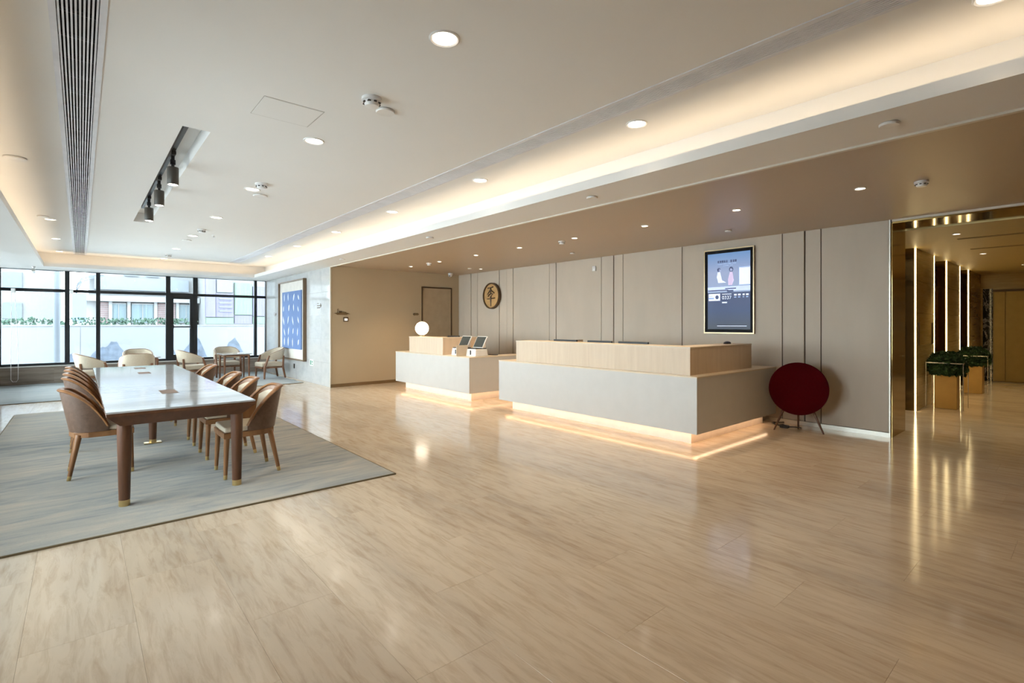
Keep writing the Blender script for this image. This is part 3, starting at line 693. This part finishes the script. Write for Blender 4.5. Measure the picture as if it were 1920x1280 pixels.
# things on / in the desks
def flat_monitor(x, y, z, w_, rz, label):
    t = thing('monitor', label, 'monitor', (x, y, z), rz, 'desk monitors')
    B(-.09, .09, -.10, .10, 0, .012).build('foot', M['blackplastic'], t); B(-.02, .0, -.03, .03, .012, .22).build('neck', M['blackplastic'], t)
    B(-.015, .015, -w_/2, w_/2, .12, .42).build('screen_case', M['blackplastic'], t, bev=.004)
flat_monitor(5.88, 5.55, .73, .50, 0, 'black monitor just showing above the long desk, farthest of three'); flat_monitor(5.88, 4.85, .73, .46, 0, 'black monitor just showing above the long desk, middle of three'); flat_monitor(5.88, 4.25, .73, .50, 0, 'black monitor just showing above the long desk, nearest of three')
flat_monitor(6.0, 8.9, .73, .42, 0, 'black monitor just showing above the small desk')
o = MB().lathe([(.06,0),(.055,.02),(.03,.032),(.001,.036)], 20).build('mouse', M['blackplastic'], loc=(6.65, 3.28, 1.13)); o.scale = (1.2, .7, 1); tag(o, 'black desk device on the end of the oak upstand below the screen', 'device')
# globe lamp
gl = thing('globe_lamp', 'glowing white globe table lamp on the small desk', 'lamp', (5.50, 9.35, 1.13))
MB().lathe([(.07,0),(.07,.012),(.02,.016)], 24).build('base', M['brass'], gl); MB().lathe([(.008,.01),(.008,.07)], 10, (.045,-.02,0)).build('stem', M['brass'], gl)
MB().lathe([(.142*math.sin(math.pi*k/16)+.0005, .175-.142*math.cos(math.pi*k/16)) for k in range(17)], 32).build('globe', M['globe'], gl)
l = bpy.data.lights.new('globe_lamp_light', 'POINT'); l.energy = 3; l.color = WARM; l.shadow_soft_size = .145
lo = bpy.data.objects.new('globe_lamp_light', l); COL.objects.link(lo); lo.parent = gl; lo.location = (0, 0, .175+.02)
# check-in terminals
def terminal(x, y, label):
    t = thing('check_in_terminal', label, 'terminal', (x, y, .80), R(0), 'check-in terminals')
    m = MB(); # tapered white base
    b = [(-.15,-.15),(.15,-.15),(.15,.15),(-.15,.15)]; vs = [(p[0], p[1], 0) for p in b]+[(p[0]*.9, p[1]*.9, .135) for p in b]
    m.add(vs, [(0,3,2,1),(4,5,6,7),(0,1,5,4),(1,2,6,5),(2,3,7,6),(3,0,4,7)]); m.build('base', M['whiteplastic'], t, bev=.012)
    B(-.125, .125, -.125, .125, .135, .15).build('collar', M['blackplastic'], t)
    Mx = Matrix.Translation((.02, 0, .15)) @ Matrix.Rotation(R(28), 4, 'Y')
    for nm_, bb, mt in (('screen_case', (-.012,.012,-.15,.15,.0,.24), 'whiteplastic'), ('screen', (-.0145,-.012,-.138,.138,.012,.228), 'screen_grey')):
        o = B(*bb).build(nm_, M[mt], t, bev=.004 if nm_ == 'screen_case' else 0); o.matrix_local = Mx
    MB().box(-.155, -.150, -.012, .012, .03, .11).build('card_slot', M['blackplastic'], t)
    B(-.10, .12, .10, .128, .15, .30).build('rear_prop', M['whiteplastic'], t) if False else None
    MB().box(.075, .14, -.09, .09, .13, .25).build('back_housing', M['whiteplastic'], t, bev=.01)
M['screen_grey'] = paint('dark_screen', (0.06,0.07,0.07), 0.12)
terminal(5.58, 7.99, 'white self check-in terminal with tilted dark screen, beside the oak upstand'); terminal(5.62, 7.56, 'white self check-in terminal with tilted dark screen, at the desk corner')
o = MB().box(-.14, .12, -.006, .006, 0, .20).build('privacy_divider', M['oak_top'], loc=(5.44, 7.775, .80), bev=.004); tag(o, 'thin pale divider standing between the two check-in terminals', 'divider')
o = MB().tube([(0,0,.012),(.06,.03,.02),(.12,.0,.014),(.18,-.03,.012),(.26,-.01,.01),(.30,.04,.01)], .009, 8).build('power_cable', M['blackplastic'], loc=(5.80, 7.50, .80)); tag(o, 'short black cable lying behind the corner terminal', 'cable')

# ------------------------------------------------------------------ wall items
# round emblem with a brush character
em = thing('round_emblem', 'round wooden wall emblem with dark rim and brush character', 'emblem', (7.56, 9.53, 2.075))
RY = Matrix.Rotation(R(-90), 3, 'Y')
MB().lathe([(.001,0),(.285,0),(.285,.045),(.001,.045)], 40, (0,0,0), RY, cap=False).build('disc', wood('emblem_wood', (0.44,0.27,0.11), (0.55,0.36,0.16), (3,3,12), .5), em)
MB().lathe([(.284,0),(.315,0),(.315,.07),(.284,.07),(.284,0)], 40, (0,0,0), RY, cap=False).build('rim', M['dark_frame'], em)
strokes = [([(725,520),(790,515),(860,500)],[.010,.008,.011]), ([(800,515),(800,650)],[.013,.011]), ([(790,575),(755,620),(710,670)],[.013,.012,.005]), ([(812,575),(850,610),(895,645)],[.010,.011,.010]),
           ([(735,720),(755,680),(800,655),(855,662),(815,705),(800,730)],[.010,.012,.010,.011,.012,.015]), ([(800,720),(802,820),(805,950)],[.017,.015,.008]), ([(708,775),(800,770),(908,758)],[.007,.008,.009])]
for pts, rad in strokes:
    P = [(-.048, -(u-815)/205*.31, -(v-705)/300*.31) for u, v in pts]
    MB().tube(P, [r*1.5 for r in rad], 8).build('brush_stroke', M['dark_frame'], em)

# wall screen
M['champagne'] = paint('champagne_metal', (0.36,0.27,0.165), 0.28, 0.9)
sc_ = thing('wall_screen', 'tall bronze framed wall screen showing a blue advert', 'screen', (7.57, 3.705, 1.905))
hw, hh = .395, .655
B(-.035, 0, -hw, -hw+.02, -hh, hh).build('frame', M['champagne'], sc_, bev=.002); B(-.035, 0, hw-.02, hw, -hh, hh).build('frame', M['champagne'], sc_, bev=.002)
B(-.035, 0, -hw+.02, hw-.02, -hh, -hh+.02).build('frame', M['champagne'], sc_); B(-.035, 0, -hw+.02, hw-.02, hh-.02, hh).build('frame', M['champagne'], sc_)
B(-.022, 0, -hw+.02, hw-.02, -hh+.02, hh-.02).build('bezel', paint('bezel_black', (0.008,0.008,0.010), 0.5, spec=0.1), sc_)
def grad(name, stops, z0, z1, s):
    m, nt, bs = nodes_of(name); tc = N(nt, 'ShaderNodeTexCoord'); sx = N(nt, 'ShaderNodeSeparateXYZ'); nt.links.new(tc.outputs['Object'], sx.inputs[0])
    mr = N(nt, 'ShaderNodeMapRange'); mr.inputs[1].default_value = z0; mr.inputs[2].default_value = z1; nt.links.new(sx.outputs['Z'], mr.inputs[0])
    c = ramp(nt, mr.outputs[0], stops); bs.inputs['Base Color'].default_value = (0.02,0.02,0.02,1); nt.links.new(c, bs.inputs['Emission Color']); bs.inputs['Emission Strength'].default_value = s
    bs.inputs['Roughness'].default_value = .15; bs.inputs['Specular IOR Level'].default_value = .15; return m
S1 = 0.46
disp = thing('display', '', None); del disp['label']; disp.parent = sc_
def sq(y0, y1, z0, z1, mat, lay, name='picture_area'):    # y0>y1 reads left to right on the screen
    return B(-.0225-.0004*lay, -.022, min(-y0, -y1), max(-y0, -y1), z0, z1).build(name, mat, disp)
sw, sh = .333, .588
sq(-sw, sw, -.02, sh, grad('screen_sky', [(0,(0.44,0.58,0.86)),(.5,(0.50,0.60,0.88)),(1,(0.22,0.42,0.78))], -.02, sh, S1), 1)
sq(-sw, sw, -sh, -.02, grad('screen_panel', [(0,(0.04,0.05,0.08)),(.5,(0.03,0.06,0.19)),(1,(0.06,0.085,0.22))], -sh, -.02, S1), 1)
ed = emit('screen_dark_ink', (0.05,0.07,0.16), S1*.8); ew = emit('screen_white_ink', (0.72,0.78,0.95), S1); eg = emit('screen_grey_ink', (0.30,0.40,0.62), S1); ep = emit('screen_pink_ink', (0.60,0.50,0.72), S1)
sq(.16, sw, .08, .36, eg, 2); sq(.17, sw, .09, .345, ew, 3); sq(-sw, sw, .0, .07, emit('screen_bed', (0.55,0.65,0.92), S1), 2)
sq(-.33, .0, .005, .022, ed, 4); sq(-.05, .12, .03, .045, ed, 4); sq(-.02, .08, -.015, .012, ed, 4)
rn = random.Random(12)
yy_ = -.17
for k in range(9): w_ = rn.uniform(.018,.03); sq(yy_, yy_+w_, .44, .475, ed, 3, 'lettering') if k != 5 else None; yy_ += .034
for z, a, b in ((.415,-.17,.12),(.39,-.08,.07)): sq(a, b, z, z+.008, eg, 3, 'lettering')
def fig(y, z, r, mat, n=14): MB().prism([(-y+r*math.cos(2*math.pi*k/n), z+r*1.1*math.sin(2*math.pi*k/n)) for k in range(n)], 'x', -.0243, -.022).build('picture_figure', mat, disp)
fig(-.15, .335, .028, ed); fig(-.14, .325, .02, ew); fig(.045, .33, .034, ed); fig(.045, .325, .02, ew)
MB().prism([(.17,.30),(.13,.30),(.10,.17),(.03,.13),(.16,.13),(.185,.22)], 'x', -.0238, -.022).build('picture_figure', ew, disp)
MB().prism([(-.025,.29),(-.065,.29),(-.085,.16),(-.06,.09),(.0,.09),(.005,.18)], 'x', -.0238, -.022).build('picture_figure', ep, disp)
sq(-sw+.015, -.13, -.145, -.035, ew, 4); fig(-.18, -.09, .028, ed); sq(-.31, -.25, -.075, -.065, eg, 5, 'lettering'); sq(-.32, -.23, -.12, -.095, eg, 5, 'lettering')
for k, (a, b) in enumerate(((.09,.13),(.15,.19),(.22,.25),(.27,.31))): sq(a, b, -.075, -.05, ew, 4, 'lettering'); sq(a, b-.005, -.105, -.09, eg, 4, 'lettering')
sq(-.10, .05, -.052, -.042, ew, 4, 'lettering'); sq(-.10, -.02, -.185, -.165, ew, 4, 'lettering'); sq(-.18, .28, -.54, -.533, ew, 4, 'lettering')
tc_ = bpy.data.curves.new('digits', 'FONT'); tc_.body = '0337'; tc_.size = .075; tc_.extrude = .0006; tc_.align_x = 'CENTER'
tmp = bpy.data.objects.new('digits', tc_); COL.objects.link(tmp); dm = bpy.data.meshes.new_from_object(tmp.evaluated_get(bpy.context.evaluated_depsgraph_get())); bpy.data.objects.remove(tmp)
to = link('digits', dm, None); dm.materials.clear(); dm.materials.append(ew); to.parent = disp; to.location = (-.0245, .025, -.125); to.rotation_euler = (R(90), 0, R(-90))

o = thing('wall_sensor', 'small white sensor box high on the panel wall above the desk', 'sensor', (7.57, 6.37, 2.47)); B(-.03, 0, -.04, .04, -.05, .05).build('case', M['whiteplastic'], o, bev=.008); MB().lathe([(.015,0),(.015,.006)], 12, (-.03,0,0), RY).build('eye', M['steel'], o)

# signs on the brown side wall
def wall_sign(x, z, w_, label, big):
    t = thing('wall_sign', label, 'sign', (x, 10.995, z), group='bronze wall signs')
    MB().prism([(-w_/2,0),(-w_*.36,-.012),(-w_*.30,-.028),(w_*.34,-.028),(w_*.40,-.012),(w_/2,0),(w_*.38,.014),(-w_*.38,.014)], 'y', -.02, 0).build('plate', M['base_brown'], t)
    if big:
        B(-.055, -.005, -.022, 0, .014, .055).build('block', M['dark_frame'], t); B(-.005, .10, -.016, 0, .014, .032).build('bar', M['base_brown'], t)
        MB().tube([(-.095,-.01,.0),(-.095,-.01,.10),(-.085,-.01,.105),(-.06,-.01,.095)], .005, 6).build('line', M['base_brown'], t)
    else: B(-.06, .06, -.018, 0, .012, .026).build('bar', M['dark_frame'], t)
wall_sign(4.42, 1.63, .33, 'dark bronze silhouette sign near the marble corner', True); wall_sign(6.29, 1.64, .17, 'small dark bronze sign left of the flush door', False)
th = thing('thermostat', 'small dark framed thermostat with a pale display on the brown wall', 'thermostat', (4.515, 10.995, 1.50))
B(-.055, .055, -.015, 0, -.05, .05).build('case', M['dark_frame'], th, bev=.004); B(-.035, .035, -.017, -.015, -.028, .022).build('display', emit('thermo', (0.8,0.72,0.62), .8), th)

# things on the marble wall
pc = thing('framed_picture', 'large blue canvas of white leaf strokes in a deep brown frame', 'picture', (4.17, 13.55, 1.50))
pw, ph, pd = 1.02, 1.01, .085
M['pframe'] = wood('frame_brown', (0.14,0.09,0.05), (0.20,0.135,0.08), (20,20,4))
B(-pd, 0, -pw, -pw+.03, -ph, ph).build('frame_side', M['pframe'], pc, bev=.002); B(-pd, 0, pw-.03, pw, -ph, ph).build('frame_side', M['pframe'], pc, bev=.002)
B(-pd, 0, -pw+.03, pw-.03, -ph, -ph+.03).build('frame_rail', M['pframe'], pc); B(-pd, 0, -pw+.03, pw-.03, ph-.03, ph).build('frame_rail', M['pframe'], pc)
B(-.035, 0, -pw+.03, pw-.03, -ph+.03, ph-.03).build('mat_board', paint('mat_board', (0.70,0.66,0.60), .8), pc)
cv = B(-.060, -.035, -.80, .72, -.735, .735).build('canvas', paint('ultramarine_canvas', (0.12,0.20,0.41), .75, var=.1, scale=(4,4,4)), pc)
rn = random.Random(21); wm_ = paint('leaf_white', (0.75,0.80,0.86), .7)
for i in range(5):
    for j in range(4):
        cy = .56-j*.38+rn.uniform(-.05,.05); cz = .58-i*.29+rn.uniform(-.03,.03); L = rn.uniform(.075,.13); a = rn.uniform(-.5,.5); wd_ = rn.uniform(.028,.046)
        pts = [(-1,0),(-.4,.8),(.3,1),(1,0),(.3,-.5),(-.4,-.6)]
        MB().prism([(cy+p[0]*L*math.sin(a)+p[1]*wd_*math.cos(a), cz+p[0]*L*math.cos(a)-p[1]*wd_*math.sin(a)) for p in pts], 'x', -.0625, -.058).build('leaf_stroke', wm_, pc)
def marble_sign(y, z, label, s):
    t = thing('direction_sign', label, 'sign', (4.17, y, z), group='marble wall signs')
    mt = M['dark_frame']
    B(-.008, 0, -.10*s, .10*s, -.008, .012).build('line', mt, t); B(-.008, 0, -.06*s, .10*s, -.060*s, -.038*s).build('line', mt, t); B(-.008, 0, .02*s, .10*s, .045*s, .058*s).build('line', mt, t)
    MB().prism([(-.16*s,.0),(-.11*s,.05*s),(-.11*s,-.05*s)], 'x', -.008, 0).build('arrow', mt, t)
marble_sign(11.70, 1.82, 'small dark arrow sign on the marble between picture and corner', 1.0); marble_sign(15.15, 1.67, 'small dark sign on the marble left of the picture', .8)
ex = thing('exit_sign', 'low green exit sign plate on the marble wall', 'sign', (4.17, 12.16, .48))
B(-.012, 0, -.12, .12, -.075, .075).build('plate', M['whiteplastic'], ex, bev=.003)
gm = emit('exit_green', (0.03,0.14,0.09), .6)
B(-.014, -.012, .01, .085, -.05, .055).build('running_symbol_panel', gm, ex); B(-.014, -.012, -.085, -.03, .0, .05).build('arrow_panel', gm, ex); B(-.014, -.012, -.085, -.03, -.05, -.02).build('arrow_panel', gm, ex)
so_ = thing('wall_socket', 'small black socket on the marble below the picture', 'socket', (4.17, 13.45, .32)); B(-.012, 0, -.04, .04, -.06, .06).build('plate', M['blackplastic'], so_, bev=.004); B(-.015, -.012, -.02, .02, -.03, .03).build('insert', M['dark_frame'], so_)

# ------------------------------------------------------------------ rugs
rg = thing('rug', 'large silky blue grey and beige rug under the dining table', 'rug', ((RUG[0]+RUG[1])/2, (RUG[2]+RUG[3])/2, 0))
hx, hy = (RUG[1]-RUG[0])/2, (RUG[3]-RUG[2])/2
B(-hx+.012, hx-.012, -hy+.012, hy-.012, .0005, .013).build('pile', M['rug'], rg)
for a in ((-hx,hx,-hy,-hy+.012),(-hx,hx,hy-.012,hy),(-hx,-hx+.012,-hy+.012,hy-.012),(hx-.012,hx,-hy+.012,hy-.012)): B(*a, .0005, .012).build('binding', M['rug_edge'], rg)
r2 = thing('rug', 'pale blue grey rug under the armchairs by the far windows', 'rug', (1.4, 14.05, 0))
B(-2.79, 2.62, -1.75, 1.94, .0005, .011).build('pile', M['rug2'], r2); B(-2.79, 2.62, -1.765, -1.75, .0005, .010).build('binding', M['rug_edge'], r2)

# ------------------------------------------------------------------ dining table
tb = thing('dining_table', 'long walnut communal table with pale stone top', 'table', (.64, 7.18, 0))
tx, ty = .50, 2.47; RZ = .013
B(-tx, tx, -ty, ty, .738, .752).build('table_top', M['tabletop'], tb, bev=.002)
b0 = [(-tx,-ty),(tx,-ty),(tx,ty),(-tx,ty)]; b1 = [(-tx+.085,-ty+.085),(tx-.085,-ty+.085),(tx-.085,ty-.085),(-tx+.085,ty-.085)]
vs = [(p[0],p[1],.738) for p in b0]+[(p[0],p[1],.715) for p in b0]+[(p[0],p[1],.63) for p in b1]
MB().add(vs, [(0,1,2,3),(0,4,5,1),(1,5,6,2),(2,6,7,3),(3,7,4,0),(4,8,9,5),(5,9,10,6),(6,10,11,7),(7,11,8,4),(8,11,10,9)]).build('apron', M['walnut'], tb, bev=.004)
def table_leg(x, y, parent):
    m = MB().lathe([(.047,.64),(.046,.50),(.036,.06)], 20, (x,y,0)); lg = m.build('leg', M['walnut'], parent)
    MB().lathe([(.036,.06),(.036,RZ)], 20, (x,y,0)).build('ferrule', M['brass'], lg)
for x in (-.385, .385):
    for y in (-2.33, 2.33): table_leg(x, y, tb)
table_leg(0, 0, tb)
B(-.085, .085, -.05, .05, RZ, .025).build('floor_box', M['brass'], tb, bev=.004)
for y, x, s in ((-1.38, 0.0, 1.0), (1.05, 0.0, .9), (1.95, .02, .8)):
    B(x-.065, x+.065, y-.16*s, y+.16*s, .7515, .7535).build('cable_flap', wood('flap', (0.13,0.085,0.06), (0.18,0.12,0.09), (8,8,8), .65), tb)

# ------------------------------------------------------------------ dining chairs
def chair_proto():
    t = thing('dining_chair', 'x', 'chair', (0,0,0), 0, 'dining chairs')
    z0 = RZ
    # seat frame and cushion (front = +x)
    out = [(.23,-.215),(.235,0),(.23,.215),(.10,.225),(-.10,.215),(-.20,.16),(-.235,0),(-.20,-.16),(-.10,-.215),(.10,-.225)]
    MB().prism(out, 'z', .375, .425).build('seat_frame', M['walnut_chair'], t, bev=.004)
    cu = MB().prism([(p[0]*.96, p[1]*.95) for p in out], 'z', .425, .472).build('seat_cushion', M['cream'], t, bev=.014)
    def shell_pt(tt, h, off):       # tt -1..1 around the back, h 0..1 up the edge
        ph = tt*R(100); ztop = .80-.33*max(0, (abs(tt)-.30)/.70)**2.0
        z = .425+(ztop-.425)*h; lean = .07*(z-.425)/.375
        rx, ry = .235-off, .228-off
        k = 1/((abs(math.cos(ph))**2.6+abs(math.sin(ph))**2.6)**(1/2.6))
        return (-rx*math.cos(ph)*k-lean*max(0, math.cos(ph*.8)), ry*math.sin(ph)*k, z)
    n = 24; hs = [k/6 for k in range(7)]; ts = [-1+2*k/n for k in range(n+1)]
    m = MB(); m.grid([[shell_pt(tt, h, 0) for tt in ts] for h in hs]); m.grid([[shell_pt(tt, h, .016) for tt in ts] for h in hs]); m.build('back_shell', M['shell'], t)
    MB().tube([shell_pt(tt, 1, .010) for tt in ts], [.017]*len(ts), 8, flat=(1.5, .8)).build('back_rim', M['walnut_chair'], t)
    ti = [-.86+1.72*k/n for k in range(n+1)]; rim2 = [(p[0], p[1], p[2]) for p in (shell_pt(tt, .93, .024) for tt in ti)]
    MB().grid([[shell_pt(tt, h, .022) for tt in ts] for h in (0, .3, .6, .8, .97)]).build('inner_band', M['walnut_chair'], t)
    tp = [-.60+1.2*k/n for k in range(n+1)]
    m = MB(); rows_ = []
    for h, o_ in ((.10,.026),(.14,.038),(.3,.044),(.6,.044),(.80,.040),(.86,.026)): rows_.append([shell_pt(tt*(1 if h < .8 else .97), h, o_ if abs(tt) < .57 else .024) for tt in tp])
    m.grid(rows_).build('back_pad', M['cream'], t)
    for sy in (-1, 1):
        for fx in (1, -1):
            top = (.20, sy*.185, .40) if fx > 0 else (-.165, sy*.165, .40); bot = (.215, sy*.20, z0) if fx > 0 else (-.235, sy*.205, z0)
            tip = tuple(bot[i]+(top[i]-bot[i])*.10 for i in range(3))
            lg = MB().tube([top, tip], [.025, .0165], 10).build('leg', M['walnut_chair'], t); MB().tube([tip, bot], [.0168, .0155], 10).build('ferrule', M['brass'], lg)
    return t
cp = chair_proto()
RIGHT = [5.27, 6.12, 6.90, 8.38]; LEFT = [6.13, 7.40, 8.02, 8.62, 9.21]
spots = [(1.195, y, math.pi, 'walnut dining chair on the reception side of the long table, %s from the viewer' % ORD[k]) for k, y in enumerate(RIGHT)] + \
        [(.155, y, 0.0, 'walnut dining chair on the window side of the long table, %s from the viewer' % ORD[k]) for k, y in enumerate(LEFT)]
for k, (x, y, rz, lab) in enumerate(spots):
    c = cp if k == 0 else copy_tree(cp)
    c.location = (x, y, 0); c.rotation_euler = (0, 0, rz); c['label'] = lab

# ------------------------------------------------------------------ armchairs and small tables by the window
def armchair_proto():
    t = thing('armchair', 'x', 'armchair', (0,0,0), 0, 'window armchairs'); z0 = .0115
    B(-.25, .28, -.255, .255, .27, .31).build('seat_rail', M['walnut_mid'], t, bev=.006)
    B(-.24, .285, -.25, .25, .31, .42).build('seat_cushion', M['cream_light'], t, bev=.03)
    def pt(tt, h, off):
        ph = tt*R(112); e = abs(tt); zt = .775-.16*max(0, e-.25)**1.25*1.5; zb = .50-.02*e
        z = zb+(zt-zb)*h; k = 1/((abs(math.cos(ph))**3+abs(math.sin(ph))**3)**(1/3))
        return (-(.285-off)*math.cos(ph)*k-.06*(z-.5)/.27*max(0, math.cos(ph)), (.30-off)*math.sin(ph)*k, z)
    n = 24; ts = [-1+2*k/n for k in range(n+1)]
    prof = [(0,.022),(0.0,.0),(.3,-.006),(.7,-.006),(1.0,.0),(1.03,.022),(1.0,.045),(.6,.05),(.3,.05),(0,.045),(0,.022)]
    m = MB().grid([[pt(tt, h, o_) for h, o_ in prof] for tt in ts])
    for e in (0, n): m.add([pt(ts[e], h, o_) for h, o_ in prof[:-1]], [tuple(range(len(prof)-1))])
    m.build('back_band', M['cream_light'], t)
    MB().tube([pt(tt, 1.035, .022) for tt in ts], .008, 6).build('piping', M['walnut_mid'], t)
    for sy in (-1, 1):
        MB().tube([(.235, sy*.285, z0),(.225, sy*.28, .30),(.12, sy*.292, .60)], [.021,.030,.022], 10).build('leg', M['walnut_mid'], t)
        MB().tube([(-.30, sy*.245, z0),(-.24, sy*.235, .30),(-.262, sy*.235, .58)], [.021,.029,.022], 10).build('leg', M['walnut_mid'], t)
    return t
ap_ = armchair_proto()
arm = [(3.71, 13.95, math.pi+.1, 'cream armchair against the marble wall beside the picture'),
       (2.95, 15.05, -math.pi/2, 'cream armchair behind the right cafe table, backed to the window'),
       (2.05, 14.15, .12, 'cream armchair left of the right cafe table, before the window door'),
       (.22, 13.85, .15, 'cream armchair farthest left, showing its slanted arm'),
       (.90, 13.15, math.pi/2, 'cream armchair with its rounded back to the viewer behind the long table'),
       (1.06, 15.1, -math.pi/2, 'cream armchair behind the left cafe table, backed to the window')]
for k, (x, y, rz, lab) in enumerate(arm):
    c = ap_ if k == 0 else copy_tree(ap_)
    c.location = (x, y, 0); c.rotation_euler = (0, 0, rz); c['label'] = lab
def cafe_table(x, y, label):
    t = thing('cafe_table', label, 'table', (x, y, 0), group='cafe tables')
    B(-.33, .33, -.33, .33, .635, .66).build('table_top', M['tabletop'], t, bev=.004); B(-.28, .28, -.28, .28, .59, .635).build('apron', M['walnut_mid'], t)
    for sx in (-1, 1):
        for sy in (-1, 1): MB().tube([(sx*.27, sy*.27, .62),(sx*.275, sy*.275, .0115)], [.027,.018], 10).build('leg', M['walnut_mid'], t)
cafe_table(2.96, 14.25, 'small square stone topped table among the right armchairs'); cafe_table(1.05, 14.15, 'small square stone topped table among the left armchairs')

# ------------------------------------------------------------------ red disc speaker
ang = math.atan2(-2.55, -7.08)
sp = thing('disc_speaker', 'dark red round disc speaker on splayed wooden legs', 'speaker', (7.12, 2.56, 0), ang)
RX = Matrix.Rotation(R(90), 3, 'Y')
MB().lathe([(.001,.055),(.20,.054),(.31,.047),(.338,.038),(.343,.028),(.338,.018)], 56, (0,0,.555), RX, cap=False).build('cloth_front', M['red'], sp)
MB().lathe([(.337,.018),(.33,0),(.24,-.06),(.12,-.13),(.06,-.15),(.001,-.15)], 48, (0,0,.555), RX, cap=False).build('rear_housing', M['blackplastic'], sp)
MB().tube([(.0,.17,.27),(.07,.28,0)], [.017,.010], 10).build('leg', M['leg_dark'], sp); MB().tube([(.0,-.17,.27),(.07,-.28,0)], [.017,.010], 10).build('leg', M['leg_dark'], sp)
MB().tube([(-.05,0,.40),(-.15,0,0)], [.017,.010], 10).build('leg', M['leg_dark'], sp)
cb = MB().tube([(7.22,2.56,.03),(7.21,2.63,.03),(7.16,2.74,.025),(7.17,2.82,.03),(7.28,2.92,.02),(7.42,3.0,.012),(7.54,2.90,.012)], .008, 8).box(7.14,7.20,2.70,2.80,.008,.045).build('speaker_cable', M['blackplastic']); tag(cb, 'black power cable with inline block on the floor behind the red speaker', 'cable')
